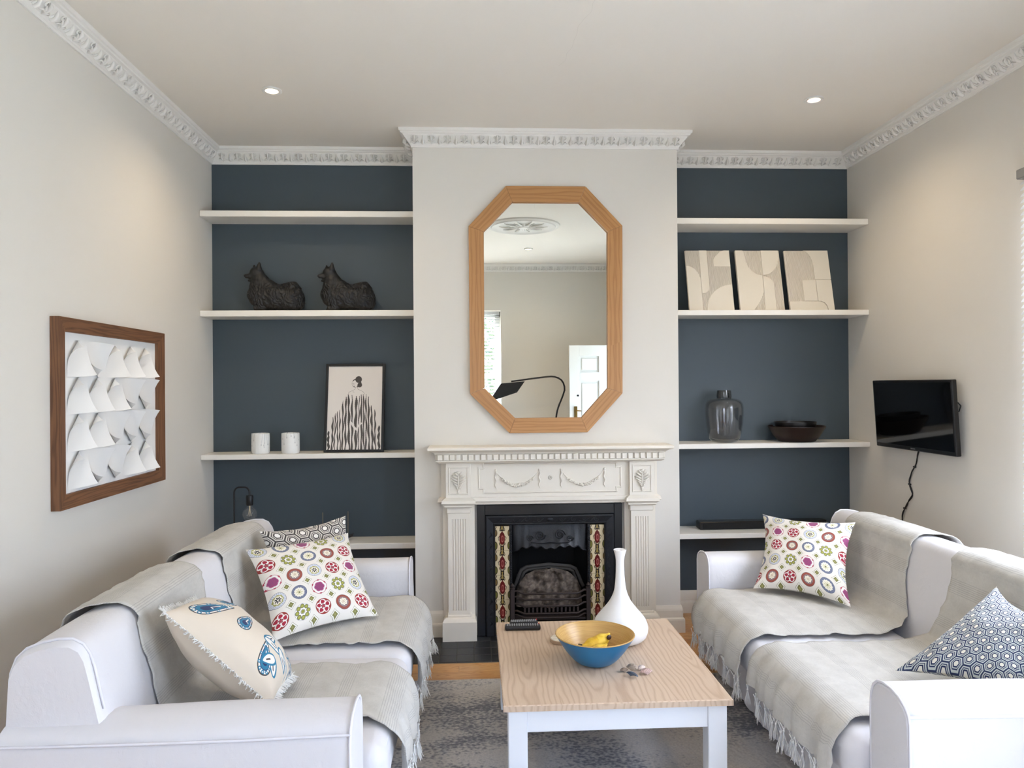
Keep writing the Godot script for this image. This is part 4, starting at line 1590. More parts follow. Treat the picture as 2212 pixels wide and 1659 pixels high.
	for j in 21:
		var u := j / 20.0 * 2.0 - 1.0
		var hw := 0.034 * (1.0 - u * u) + 0.002
		var lift := 0.024 * u * u
		rows.append(PackedVector3Array([Vector3(u * 0.118, 0.020 + lift, -hw), Vector3(u * 0.11, 0.0 + lift, -hw * 0.5), Vector3(u * 0.11, 0.0 + lift, hw * 0.5), Vector3(u * 0.118, 0.020 + lift, hw), Vector3(u * 0.114, 0.020 + lift, hw * 0.85), Vector3(u * 0.108, 0.006 + lift, 0), Vector3(u * 0.114, 0.020 + lift, -hw * 0.85)]))
	b.grid(rows, true)
	part("dish", b.done(), paint("dark_wood_dish", rgb(34, 30, 28), 0.5), t)
	for x in [[-0.080, -0.081, 0.182], [0.080, 0.0815, 0.186]]:
		b = MB.new()
		b.tube(PackedVector3Array([Vector3(x[0], 0.012, 0), Vector3(x[1], x[2], 0)]), 0.0032, 6)
		part("incense_stick", b.done(), paint("sandalwood_stick", rgb(120, 112, 98), 0.8), t)
	# ---- smoked glass vase
	t = thing("glass_vase", "smoked grey glass vase with short collar on shelf", "vase", Vector3(1.645, 1.1645, -0.245))
	var sg := paint("smoked_glass", Color(0.24, 0.245, 0.25, 0.17), 0.02)
	sg.transparency = BaseMaterial3D.TRANSPARENCY_ALPHA
	b = MB.new()
	b.lathe(PackedVector2Array([Vector2(0.0, 0.0), Vector2(0.06, 0.0), Vector2(0.082, 0.006), Vector2(0.098, 0.022), Vector2(0.110, 0.06), Vector2(0.119, 0.12), Vector2(0.124, 0.18), Vector2(0.125, 0.22), Vector2(0.121, 0.252), Vector2(0.108, 0.273), Vector2(0.085, 0.286), Vector2(0.058, 0.291), Vector2(0.046, 0.293)]), 56)
	b.lathe(PackedVector2Array([Vector2(0.042, 0.290), Vector2(0.054, 0.285), Vector2(0.081, 0.279), Vector2(0.102, 0.267), Vector2(0.114, 0.249), Vector2(0.118, 0.22), Vector2(0.117, 0.18), Vector2(0.112, 0.12), Vector2(0.103, 0.06), Vector2(0.090, 0.026), Vector2(0.060, 0.016), Vector2(0.0, 0.014)]), 56)
	part("body", b.done(), sg, t)
	var sg2 := paint("dark_smoked_collar", Color(0.16, 0.165, 0.17, 0.42), 0.04)
	sg2.transparency = BaseMaterial3D.TRANSPARENCY_ALPHA
	b = MB.new()
	b.lathe(PackedVector2Array([Vector2(0.047, 0.292), Vector2(0.0495, 0.302), Vector2(0.044, 0.342), Vector2(0.040, 0.342), Vector2(0.044, 0.302), Vector2(0.042, 0.292)]), 40)
	part("collar", b.done(), sg2, t)
	# ---- nested dark bowls
	var wb := paint("dark_carved_wood", rgb(44, 27, 23), 0.45)
	wb.albedo_texture = noise_tex(0.02, 128, 3, two(rgb(150, 130, 125), rgb(255, 255, 255)))
	b = MB.new()
	b.lathe(PackedVector2Array([Vector2(0.0, 0.0), Vector2(0.105, 0.0), Vector2(0.118, 0.004), Vector2(0.140, 0.030), Vector2(0.162, 0.064), Vector2(0.182, 0.099), Vector2(0.181, 0.103), Vector2(0.176, 0.103), Vector2(0.155, 0.066), Vector2(0.132, 0.032), Vector2(0.112, 0.016), Vector2(0.0, 0.012)]), 48)
	var bw := single("wooden_bowl", b.done(), wb, "wide dark brown wooden bowl on shelf, holding a smaller black bowl", "bowl", Vector3(2.132, 1.1645, -0.240), "")
	b = MB.new()
	b.lathe(PackedVector2Array([Vector2(0.0, 0.0), Vector2(0.095, 0.0), Vector2(0.106, 0.006), Vector2(0.120, 0.050), Vector2(0.133, 0.110), Vector2(0.133, 0.114), Vector2(0.128, 0.114), Vector2(0.115, 0.052), Vector2(0.100, 0.014), Vector2(0.0, 0.010)]), 44)
	single("serving_bowl", b.done(), paint("black_lacquer", rgb(19, 18, 18), 0.35), "small black bowl nested inside the wide brown bowl", "bowl", Vector3(2.126, 1.1805, -0.245))
	# ---- soundbar
	t = thing("soundbar", "long black soundbar lying on the lowest shelf by the cushion", "speaker", Vector3(1.90, 0.5862, -0.27))
	b = MB.new()
	b.box(Vector3(0, 0.027, 0), Vector3(0.86, 0.052, 0.085), 0.006)
	part("case", b.done(), paint("black_speaker_case", rgb(15, 15, 17), 0.3), t)
	b = MB.new()
	b.box(Vector3(0, 0.026, 0.0425), Vector3(0.82, 0.040, 0.004), 0.001)
	part("grille", b.done(), paint("black_grille_cloth", rgb(10, 10, 11), 0.8), t)

# one of three pale relief panels that lean on the shelf; shapes stand proud of a ribbed ground
func relief_panel(n: int, x: float, label: String) -> void:
	var w := 0.298
	var h := 0.425
	var t := thing("relief_panel", label, "wall art", Vector3(x, 2.0265, -0.185), 0.0, "white relief panels on the shelf")
	t.rotation.x = deg_to_rad(-13.5)
	var m := paint("chalky_white_panel", rgb(224, 217, 202), 0.8)
	var b := MB.new()
	b.span(Vector3(-w / 2, 0, -0.014), Vector3(w / 2, h, 0.0), 0.001)
	part("board", b.done(), m, t)
	# flat shapes, as (0..1) outlines from the lower corner
	var arcs := []
	var ribs := []
	if n == 0:
		arcs.append(arc_shape(Vector2(0.0, 0.0), Vector2(0.0, 0.745), Vector2(0.305, 0.45)))
		arcs.append(PackedVector2Array([Vector2(0.31, 1.0), Vector2(0.485, 1.0), Vector2(0.485, 0.36), Vector2(0.44, 0.315), Vector2(0.38, 0.29), Vector2(0.31, 0.285)]))
		arcs.append(quarter(Vector2(1.0, 0.0), Vector2(0.39, 0.0), Vector2(1.0, 0.43), Vector2(1.0, 0.0)))
		arcs.append(PackedVector2Array([Vector2(1.0, 0.73), Vector2(0.62, 0.73), Vector2(0.62, 0.84), Vector2(0.68, 0.905), Vector2(0.77, 0.965), Vector2(0.87, 1.0), Vector2(1.0, 1.0)]))
		ribs = [0.02, 1.0]
	elif n == 1:
		var a := PackedVector2Array([Vector2(0.0, 0.0), Vector2(0.0, 1.0), Vector2(0.17, 1.0)])
		for k in 9:
			var q := k / 8.0 * PI / 2
			a.append(Vector2(0.57 - 0.37 * cos(q), 0.93 - 0.35 * sin(q)))
		a.append(Vector2(0.555, 0.34))
		for k in 7:
			var q := k / 6.0
			a.append(Vector2(lerpf(0.555, 0.29, q), 0.30 * (1.0 - pow(q, 0.7))))
		arcs.append(a)
		var c := PackedVector2Array([Vector2(0.585, 1.0), Vector2(0.98, 1.0), Vector2(0.98, 0.90)])
		for k in 9:
			var q := k / 8.0 * PI / 2
			c.append(Vector2(0.585 + 0.38 * cos(q), 0.90 - 0.315 * sin(q)))
		arcs.append(c)
		var d := PackedVector2Array([Vector2(0.57, 0.0), Vector2(0.58, 0.565)])
		for k in 8:
			var q := k / 7.0 * PI / 2
			d.append(Vector2(0.58 + 0.235 * sin(q), 0.42 + 0.145 * cos(q)))
		d.append(Vector2(0.815, 0.0))
		arcs.append(d)
		ribs = [0.02, 0.985]
	else:
		var a := PackedVector2Array([Vector2(1.0, 1.0), Vector2(0.44, 1.0)])
		for k in 9:
			var q := k / 8.0 * PI / 2
			a.append(Vector2(0.44 + 0.19 * sin(q), 0.70 + 0.29 * cos(q)))
		a.append(Vector2(0.63, 0.515))
		a.append(Vector2(1.0, 0.515))
		arcs.append(a)
		arcs.append(PackedVector2Array([Vector2(0.335, 0.16), Vector2(0.335, 0.505), Vector2(0.64, 0.505), Vector2(0.64, 0.16)]))
		arcs.append(PackedVector2Array([Vector2(0.65, 0.505), Vector2(1.0, 0.505), Vector2(1.0, 0.0), Vector2(0.86, 0.0), Vector2(0.84, 0.08), Vector2(0.79, 0.13), Vector2(0.72, 0.155), Vector2(0.65, 0.16)]))
		arcs.append(PackedVector2Array([Vector2(0.0, 0.0), Vector2(0.0, 0.15), Vector2(0.70, 0.15), Vector2(0.77, 0.125), Vector2(0.82, 0.07), Vector2(0.84, 0.0)]))
		ribs = [0.02, 0.62]
	for a in arcs:
		var poly := PackedVector2Array()
		for p in a:
			poly.append(Vector2((p.x - 0.5) * w, p.y * h))
		b = MB.new()
		b.prism(poly, 0.0062, Transform3D(Basis(), Vector3(0, 0, 0.0002)), 0.0008)
		part("raised_shape", b.done(), m, t)
	b = MB.new()
	var x0: float = ribs[0]
	while x0 < ribs[1]:
		b.span(Vector3((x0 - 0.5) * w, 0.001, 0.0), Vector3((x0 - 0.5) * w + 0.0045, h - 0.001, 0.0050), 0.0004)
		x0 += 0.0268
	part("ribbing", b.done(), m, t).set_meta("kind", "stuff")

func arc_shape(a: Vector2, b: Vector2, c: Vector2) -> PackedVector2Array:
	var o := PackedVector2Array([a, b])
	for k in 9:
		var q := k / 8.0 * PI / 2
		o.append(Vector2(b.x + c.x * sin(q), c.y + (b.y - c.y) * cos(q)))
	o.append(Vector2(c.x, 0.0))
	return o

func quarter(_k: Vector2, a: Vector2, b: Vector2, c: Vector2) -> PackedVector2Array:
	var o := PackedVector2Array([c])
	for k in 11:
		var q := k / 10.0 * PI / 2
		o.append(Vector2(c.x + (a.x - c.x) * cos(q), b.y * sin(q)))
	return o

func panels() -> void:
	relief_panel(0, 1.549, "white relief panel of arches and ribs, beside the chimney breast")
	relief_panel(1, 1.887, "white relief panel of interlocking curves and dark ribs, middle of three")
	relief_panel(2, 2.222, "white relief panel with a square block, beside the alcove's outer wall")

# ---------------------------------------------------------------- sofas, throws, cushions
class Pad extends MB:
	var n1 := FastNoiseLite.new()
	var amp := 0.003
	var puff := 0.02
	var half := Vector3.ONE
	func bend(p: Vector3, n: Vector3) -> Vector3:
		var q := p / half
		var up := clampf(q.y, 0.0, 1.0)
		p.y += puff * up * (1.0 - q.x * q.x * 0.9) * (1.0 - q.z * q.z * 0.9)
		# cloth sags a little between the seams
		return p + n * n1.get_noise_3d(p.x * 1.0, p.y * 1.6, p.z * 1.0) * amp

func linen() -> StandardMaterial3D:
	var m := paint("white_cotton_slipcover", rgb(220, 217, 217), 0.62)
	var creases := noise_tex(0.007, 512, 4, null, FastNoiseLite.TYPE_SIMPLEX_SMOOTH, 31)
	(creases.noise as FastNoiseLite).fractal_type = FastNoiseLite.FRACTAL_RIDGED
	(creases.noise as FastNoiseLite).domain_warp_enabled = true
	(creases.noise as FastNoiseLite).domain_warp_amplitude = 40.0
	relief(m, creases, 0.16)
	tri(m, Vector3(1.5, 1.1, 1.5))
	m.rim_enabled = true
	m.rim = 0.35
	return m

func sofa_mesh_arm(s: float) -> ArrayMesh:
	var b := MB.new()
	var rn := noise(5.0, 70 + int(s), 3)
	var prof := [[0.798, 0.05], [0.795, 0.30], [0.792, 0.54], [0.796, 0.585], [0.808, 0.615], [0.830, 0.632], [0.862, 0.639], [0.900, 0.638], [0.940, 0.630], [0.972, 0.615], [0.988, 0.598], [0.994, 0.575], [0.995, 0.44], [0.996, 0.30], [0.996, 0.16], [0.997, 0.045]]
	var xs := [-0.003, -0.010, -0.03, -0.10, -0.2, -0.3, -0.4, -0.5, -0.6, -0.7, -0.8, -0.9, -0.955]
	var rows := []
	for j in xs.size():
		var ring := PackedVector3Array()
		for p in prof:
			var sh: float = 0.008 if j == 0 else 0.0
			var z: float = p[0] + (0.895 - p[0]) * sh * 6.0
			var y: float = p[1] - sh * (1.0 if p[1] > 0.5 else 0.0)
			var e := rn.get_noise_3d(xs[j] * 2.0, y * 2.5, z) * 0.010 * (1.0 if p[1] < 0.58 else 0.45)
			ring.append(Vector3(xs[j] - 0.012 * clampf((0.3 - y) * 3.0, 0.0, 1.0), y - 0.010 * smoothstep(-0.35, -0.75, xs[j]) * (1.0 if p[1] > 0.56 else 0.0), s * (z + e)))
		rows.append(ring)
	b.grid(rows, false, [], s < 0)
	# front face, gently cushioned
	var r0: PackedVector3Array = rows[0]
	var c := Vector3(0.012, 0.34, s * 0.895)
	b.smooth()
	for k in r0.size() - 1:
		if s > 0:
			b.tri(c, r0[k], r0[k + 1])
		else:
			b.tri(c, r0[k + 1], r0[k])
	return b.done()

func sofa(called_label: String, at: Vector3, turn: float) -> Node3D:
	var t := thing("sofa", called_label, "sofa", at, turn, "pair of white slipcovered sofas")
	var m := linen()
	var pipe := paint("white_piping_cord", rgb(226, 224, 227), 0.6)
	# base with a skirt that falls to the floor
	var b := MB.new()
	var rn := noise(4.0, 33, 3)
	var rows := []
	for k in 9:
		var v := k / 8.0
		var y := lerpf(0.31, 0.045, v)
		var row := PackedVector3Array()
		for j in 61:
			var z := lerpf(-0.80, 0.80, j / 60.0)
			var pleat := 0.012 * exp(-pow(z / 0.012, 2.0)) * v
			row.append(Vector3(-0.004 - 0.030 * v + rn.get_noise_2d(z * 3.0, y * 2.0) * 0.014 * v - pleat, y, z))
		rows.append(row)
	b.grid(rows)
	b.span(Vector3(-0.94, 0.050, -0.98), Vector3(-0.10, 0.29, 0.98), 0.01)
	part("skirted_base", b.done(), m, t)
	for fx in [-0.10, -0.86]:
		for fz in [-0.88, 0.88]:
			b = MB.new()
			b.box(Vector3(fx, 0.0335, fz), Vector3(0.06, 0.040, 0.06), 0.004)
			part("foot", b.done(), M.black, t)
	for s in [-1.0, 1.0]:
		var a := part("arm", sofa_mesh_arm(s), m, t)
		b = MB.new()
		var p := PackedVector3Array()
		for q in [[0.797, 0.04], [0.794, 0.30], [0.791, 0.54], [0.795, 0.585], [0.808, 0.617], [0.830, 0.635], [0.862, 0.642], [0.900, 0.641], [0.940, 0.633], [0.972, 0.618], [0.990, 0.600], [0.997, 0.575], [0.998, 0.44], [0.999, 0.30], [0.999, 0.02]]:
			p.append(Vector3(-0.006 - 0.012 * clampf((0.3 - q[1]) * 3.0, 0.0, 1.0), q[1], s * q[0]))
		b.tube(p, 0.0042, 6)
		part("piping", b.done(), pipe, a)
		b = MB.new()
		b.tube(PackedVector3Array([Vector3(-0.004, 0.594, s * 0.992), Vector3(-0.3, 0.590, s * 0.997), Vector3(-0.65, 0.588, s * 0.996), Vector3(-0.955, 0.588, s * 0.992)]), 0.0040, 6)
		part("piping", b.done(), pipe, a)
	# backrest: one long padded roll with flat ends
	b = MB.new()
	var sec := [[-0.640, 0.28], [-0.650, 0.40], [-0.672, 0.52], [-0.702, 0.66], [-0.728, 0.775], [-0.738, 0.815], [-0.756, 0.842], [-0.785, 0.856], [-0.825, 0.856], [-0.870, 0.848], [-0.910, 0.832], [-0.938, 0.806], [-0.952, 0.765], [-0.962, 0.60], [-0.968, 0.30], [-0.972, 0.045]]
	rows = []
	var zs := [-0.938, -0.932, -0.915]
	for k in 27:
		zs.append(lerpf(-0.88, 0.88, k / 26.0))
	zs.append_array([0.915, 0.932, 0.938])
	for z in zs:
		var ring := PackedVector3Array()
		var en: float = clampf((absf(z) - 0.91) / 0.028, 0.0, 1.0)
		for q in sec:
			var x: float = q[0]
			var y: float = q[1]
			var e := rn.get_noise_3d(x * 1.2 + 7.0, y * 1.4, z * 1.1) * 0.005
			var roll := Vector2(x + 0.83, y - 0.5)
			x -= roll.x * en * en * 0.05
			y -= roll.y * en * en * 0.04
			ring.append(Vector3(x + e, y + e * 0.5 - 0.012 * pow(absf(z), 6.0), z))
		rows.append(ring)
	b.grid(rows)
	for s in [0, 1]:
		var ring: PackedVector3Array = rows[0 if s == 0 else rows.size() - 1]
		b.smooth()
		var c := Vector3(-0.83, 0.45, (-0.946 if s == 0 else 0.946))
		for k in ring.size() - 1:
			if s == 0:
				b.tri(c, ring[k], ring[k + 1])
			else:
				b.tri(c, ring[k + 1], ring[k])
	var bk := part("backrest", b.done(), m, t)
	for s in [-1.0, 1.0]:
		b = MB.new()
		var p := PackedVector3Array()
		for k in range(3, 14):
			var q: Vector3 = rows[2 if s < 0 else rows.size() - 3][k]
			p.append(Vector3(q.x + (0.003 if k < 5 else 0.0), q.y + 0.002, q.z))
		b.tube(p, 0.0042, 6)
		part("piping", b.done(), pipe, bk)
	# two loose seat cushions
	for s in [-1.0, 1.0]:
		var pd := Pad.new()
		pd.n1 = noise(4.5, 50 + int(s), 3)
		pd.amp = 0.004
		pd.puff = 0.022
		pd.half = Vector3(0.36, 0.085, 0.39)
		pd.soft(Vector3(0.715, 0.165, 0.778), 0.055, 14)
		var cu := part("seat_cushion", pd.done(), m, t, Vector3(-0.292, 0.368, s * 0.3935))
		b = MB.new()
		var p := PackedVector3Array()
		for q in [[-0.34, -0.375], [0.30, -0.375], [0.345, -0.33], [0.350, 0.0], [0.345, 0.33], [0.30, 0.375], [-0.34, 0.375]]:
			p.append(Vector3(q[0], 0.055, q[1]))
		b.tube(p, 0.0038, 6)
		part("piping", b.done(), pipe, cu)
	return t

func curve_through(ctrl: Array, n: int) -> PackedVector2Array:
	# even steps along a smooth curve through the control points
	var dense := PackedVector2Array()
	for k in ctrl.size() - 1:
		var p0: Vector2 = ctrl[maxi(k - 1, 0)]
		var p1: Vector2 = ctrl[k]
		var p2: Vector2 = ctrl[k + 1]
		var p3: Vector2 = ctrl[mini(k + 2, ctrl.size() - 1)]
		for j in 12:
			dense.append(p1.cubic_interpolate(p2, p0, p3, j / 12.0))
	dense.append(ctrl[ctrl.size() - 1])
	var len_at := PackedFloat32Array([0.0])
	for k in range(1, dense.size()):
		len_at.append(len_at[k - 1] + dense[k].distance_to(dense[k - 1]))
	var out := PackedVector2Array()
	var j := 0
	for k in n:
		var d: float = len_at[len_at.size() - 1] * k / (n - 1)
		while j < dense.size() - 2 and len_at[j + 1] < d:
			j += 1
		out.append(dense[j].lerp(dense[j + 1], (d - len_at[j]) / maxf(len_at[j + 1] - len_at[j], 1e-6)))
	return out

func weave_tex() -> ImageTexture:
	var im := Image.create(512, 512, false, Image.FORMAT_RGB8)
	var a := noise(1.0, 91, 2)
	var c := noise(1.0, 92, 3)
	for y in 512:
		# groups of raised threads run across the cloth
		var band := 0.0
		for g in [[70, 8], [214, 6], [356, 9], [470, 4]]:
			var d: int = y - g[0]
			if d >= 0 and d < g[1] * 7 and d % 7 < 2:
				band = 0.055
		for x in 512:
			var v := 0.5 + 0.22 * a.get_noise_2d(x * 0.9, y * 0.05) + 0.22 * a.get_noise_2d(x * 0.05 + 40.0, y * 0.9) + 0.3 * c.get_noise_2d(x * 0.012, y * 0.012)
			var k := rgb(184, 180, 171).lerp(rgb(210, 206, 197), clampf(v, 0.0, 1.0))
			im.set_pixel(x, y, k.darkened(band * 2.0))
	return ImageTexture.create_from_image(im)

var tassel_mesh: ArrayMesh
func throw_on(label: String, at: Vector3, turn: float, z0: float, z1: float, zs0: float, zs1: float, sd: int, hem: float) -> void:
	# z0..z1 across the backrest, zs0..zs1 across the seat
	var t := thing("throw_blanket", label, "throw", at, turn, "grey fringed throws on the sofas")
	var ctrl := [Vector2(-0.990, 0.50), Vector2(-0.980, 0.70), Vector2(-0.966, 0.787), Vector2(-0.946, 0.832), Vector2(-0.907, 0.851), Vector2(-0.85, 0.862), Vector2(-0.795, 0.864), Vector2(-0.751, 0.849), Vector2(-0.726, 0.815), Vector2(-0.712, 0.765), Vector2(-0.682, 0.64), Vector2(-0.652, 0.525), Vector2(-0.605, 0.489), Vector2(-0.45, 0.489), Vector2(-0.28, 0.491), Vector2(-0.10, 0.487), Vector2(0.01, 0.472), Vector2(0.060, 0.444), Vector2(0.086, 0.395), Vector2(0.092, 0.34), Vector2(0.090, hem)]
	var path := curve_through(ctrl, 96)
	var rn := noise(3.2, sd, 3)
	var nz := 40
	var rows := []
	var under := []
	var uvs := []
	for k in path.size():
		var u := float(k) / (path.size() - 1)
		var d := (path[mini(k + 1, path.size() - 1)] - path[maxi(k - 1, 0)]).normalized()
		var nrm := Vector2(-d.y, d.x)
		if nrm.dot(path[k] - Vector2(-0.45, 0.2)) < 0:
			nrm = -nrm
		var sl := smoothstep(0.40, 0.58, u)
		var a := lerpf(z0, zs0, sl) + rn.get_noise_1d(u * 5.0) * 0.022
		var c := lerpf(z1, zs1, sl) + rn.get_noise_1d(u * 5.0 + 50.0) * 0.022
		var drop := smoothstep(0.86, 1.0, u)
		var row := PackedVector3Array()
		var low := PackedVector3Array()
		var uvr := PackedVector2Array()
		for j in nz + 1:
			var v := float(j) / nz
			var z := lerpf(a, c, v)
			var e := 0.0068 + 0.0045 * rn.get_noise_2d(u * 8.0, z * 3.2) + 0.0032 * maxf(0.0, rn.get_noise_2d(u * 22.0 + 30.0, z * 5.0 + u * 9.0))
			e += 0.004 * maxf(0.0, sin(z * 31.0 + u * 25.0 + sd) - 0.75) * (1.0 - drop)
			var wave := drop * 0.013 * (sin(z * 38.0 + sd * 1.7 + 2.0 * rn.get_noise_1d(z * 4.0)) + 0.6)
			var edge := 0.0
			var y_hem := rn.get_noise_1d(z * 6.0 + 100.0) * 0.02 * drop
			var zc := (z - signf(z) * 0.3935) / 0.39
			var sink := smoothstep(-0.62, -0.5, path[k].x) * (1.0 - smoothstep(-0.12, 0.0, path[k].x)) * (0.005 + 0.017 * zc * zc) if path[k].y > 0.4 else 0.0
			var q := path[k] + nrm * (e + wave + edge - sink)
			y_hem -= 0.012 * pow(absf(z), 6.0) * (1.0 - sl)
			row.append(Vector3(q.x, q.y + y_hem, z))
			var q2 := path[k] + nrm * (e + wave - 0.0028 - sink)
			low.append(Vector3(q2.x, q2.y + y_hem, z))
			uvr.append(Vector2((z - a) * 1.5, u * 3.1))
		# closed loop: over the top and back beneath
		low.reverse()
		row.append_array(low)
		var back := uvr.duplicate()
		back.reverse()
		uvr.append_array(back)
		rows.append(row)
		uvs.append(uvr)
	var b := MB.new()
	b.grid(rows, true, uvs)
	part("cloth", b.done(), M.throw_cloth, t)
	# knotted tassels along the hem
	if tassel_mesh == null:
		tassel_mesh = make_tassel()
	var rg := RandomNumberGenerator.new()
	rg.seed = sd
	var last: PackedVector3Array = rows[rows.size() - 1]
	var n := 24
	for k in n:
		var p := last[int((k + 0.5) / n * nz)]
		var q := part("tassel", tassel_mesh, M.fringe, t)
		q.transform = Transform3D(Basis.from_euler(Vector3(rg.randf_range(-0.2, 0.2), rg.randf() * TAU, rg.randf_range(-0.15, 0.15))).scaled(Vector3.ONE * rg.randf_range(1.15, 1.6)), p + Vector3(0.001, 0.004, 0))

func make_tassel() -> ArrayMesh:
	var b := MB.new()
	var rg := RandomNumberGenerator.new()
	rg.seed = 77
	b.tube(PackedVector3Array([Vector3(-0.009, 0.002, 0), Vector3(0, -0.016, 0)]), 0.0014, 4)
	b.tube(PackedVector3Array([Vector3(0.009, 0.002, 0), Vector3(0, -0.016, 0)]), 0.0014, 4)
	b.ball(Vector3(0, -0.019, 0), Vector3(0.0036, 0.0042, 0.0036), 6, 4)
	for k in 9:
		var a := TAU * k / 9.0 + rg.randf()
		var r := rg.randf_range(0.003, 0.010)
		var p := PackedVector3Array()
		for j in 4:
			var u := j / 3.0
			p.append(Vector3(cos(a) * r * u + rg.randf_range(-0.002, 0.002), -0.021 - u * rg.randf_range(0.034, 0.046), sin(a) * r * u + rg.randf_range(-0.002, 0.002)))
		b.tube(p, [0.0012, 0.0011, 0.0010, 0.0006], 4)
	return b.done()

# four corners, seen from the front: low left, low right, high right, high left
func pillow(c: Array, thick: float, pinch: float, sd: int, base: Vector3, uv_scale := Vector2.ONE, wrinkle := 0.004) -> ArrayMesh:
	var b := mb_at(base)
	var rn := noise(7.0, sd, 3)
	var n := 30
	var nrm: Vector3 = (c[1] - c[0]).cross(c[3] - c[0]).normalized()
	for side in [1.0, -1.0]:
		var rows := []
		var uvs := []
		for i in n + 1:
			var v := sin((float(i) / n - 0.5) * PI) * 0.35 + (float(i) / n * 2.0 - 1.0) * 0.65
			var row := PackedVector3Array()
			var uvr := PackedVector2Array()
			for j in n + 1:
				var u := sin((float(j) / n - 0.5) * PI) * 0.35 + (float(j) / n * 2.0 - 1.0) * 0.65
				var pu := u * (1.0 - pinch * (1.0 - v * v))
				var pv := v * (1.0 - pinch * (1.0 - u * u))
				var low: Vector3 = c[0].lerp(c[1], pu * 0.5 + 0.5)
				var high: Vector3 = c[3].lerp(c[2], pu * 0.5 + 0.5)
				var p := low.lerp(high, pv * 0.5 + 0.5)
				var d := pow(maxf(0.0, (1.0 - u * u) * (1.0 - v * v)), 0.46)
				var rim := 1.0 - maxf(absf(u), absf(v))
				var w := rn.get_noise_3d(p.x, p.y, p.z) * wrinkle * 2.0 + sin((u * v) * 16.0 + sd) * wrinkle * absf(u * v)
				p += nrm * side * (thick * 0.5 * d + w * clampf(rim * 8.0, 0.0, 1.0))
				row.append(p)
				uvr.append(Vector2((u * 0.5 + 0.5) * uv_scale.x, (0.5 - v * 0.5) * uv_scale.y))
			rows.append(row)
			uvs.append(uvr)
		b.grid(rows, false, uvs, side < 0)
	# seam cord
	var rim_pts := PackedVector3Array()
	return b.done()

func medallion(kind: int) -> Image:
	var k := Ink.new(144, 144, Color(0, 0, 0, 0))
	var c := Vector2(72, 72)
	var cream := rgb(238, 232, 214)
	var white := rgb(240, 236, 230)
	var olive := rgb(150, 150, 60)
	var slate := rgb(112, 118, 140)
	var rust := rgb(162, 74, 56)
	var crim := rgb(168, 30, 56)
	var dark := rgb(40, 40, 44)
	if kind == 0:
		k.disc(c, 62, white)
		k.ring(c, 61, 2, rgb(130, 132, 130))
		for j in 8:
			var p := c + Vector2.from_angle(TAU * j / 8.0) * 43
			k.disc(p, 16, dark)
			k.disc(p, 14, olive)
			k.disc(p, 8, rgb(170, 170, 82))
		k.disc(c, 17, dark)
		k.disc(c, 15, white)
		k.disc(c, 13, olive)
	elif kind == 1:
		k.disc(c, 62, rgb(70, 76, 96))
		k.disc(c, 60, slate)
		for j in 60:
			k.disc(c + Vector2.from_angle(TAU * j / 60.0) * (50 + 4 * (j % 3)), 2.0, rgb(140, 146, 166))
		k.bloom(c, 41, 12, 0.07, cream)
		for j in 8:
			var d := Vector2.from_angle(TAU * j / 8.0)
			k.stroke(PackedVector2Array([c + d * 6, c + d * 26]), 5, rgb(196, 190, 130), 1.5)
		k.disc(c, 5, dark)
	elif kind == 2:
		k.disc(c, 62, rgb(84, 66, 66))
		k.disc(c, 60, rgb(146, 84, 74))
		for j in 22:
			k.disc(c + Vector2.from_angle(TAU * j / 22.0) * 52, 6.0, rust)
		k.disc(c, 42, rgb(156, 128, 132))
		k.bloom(c, 33, 8, 0.14, rgb(60, 52, 50))
		k.bloom(c, 30, 8, 0.14, cream)
		for j in 8:
			var d := Vector2.from_angle(TAU * j / 8.0)
			k.stroke(PackedVector2Array([c + d * 4, c + d * 24]), 2.2, rgb(176, 140, 100))
	elif kind == 3:
		k.disc(c, 62, rgb(150, 52, 44))
		for j in 5:
			var p := c + Vector2.from_angle(TAU * j / 5.0 - PI / 2) * 32
			k.disc(p, 25, white)
		for j in 5:
			var p := c + Vector2.from_angle(TAU * j / 5.0 - PI / 2) * 35
			k.bloom(p, 15, 3, 0.12, crim, TAU * j / 5.0)
		k.disc(c, 22, white)
		for j in 5:
			k.disc(c + Vector2.from_angle(TAU * j / 5.0 - PI / 2) * 14, 5.5, rgb(120, 40, 44))
			k.disc(c + Vector2.from_angle(TAU * (j + 0.5) / 5.0 - PI / 2) * 9, 4, crim)
		k.disc(c, 6, crim)
	elif kind == 4:
		k.disc(c, 62, crim)
		k.disc(c, 59, white)
		for j in 6:
			var p := c + Vector2.from_angle(TAU * (j + 0.5) / 6.0) * 56
			k.disc(p, 9, crim)
			k.disc(p - Vector2.from_angle(TAU * (j + 0.5) / 6.0) * 9, 9, white)
		k.bloom(c, 40, 6, 0.10, rgb(166, 66, 110))
		for j in 40:
			var p := c + Vector2.from_angle(j * 2.4) * (6.0 * sqrt(float(j)))
			k.ring(p, 3.5, 1.6, rgb(108, 70, 120))
		k.ring(c, 41, 2.0, rgb(206, 150, 170))
	else:
		k.disc(c, 62, rgb(60, 66, 78))
		k.disc(c, 60, rgb(220, 222, 226))
		for j in 24:
			var d := Vector2.from_angle(TAU * j / 24.0)
			k.stroke(PackedVector2Array([c + d * 46, c + d * 56]), 5, rgb(176, 182, 196))
		k.bloom(c, 40, 8, 0.06, rgb(168, 164, 96))
		k.bloom(c, 31, 7, 0.12, cream)
		for j in 7:
			var d := Vector2.from_angle(TAU * j / 7.0)
			k.stroke(PackedVector2Array([c + d * 10, c + d * 21]), 8, dark)
		k.disc(c, 6, cream)
	return k.im

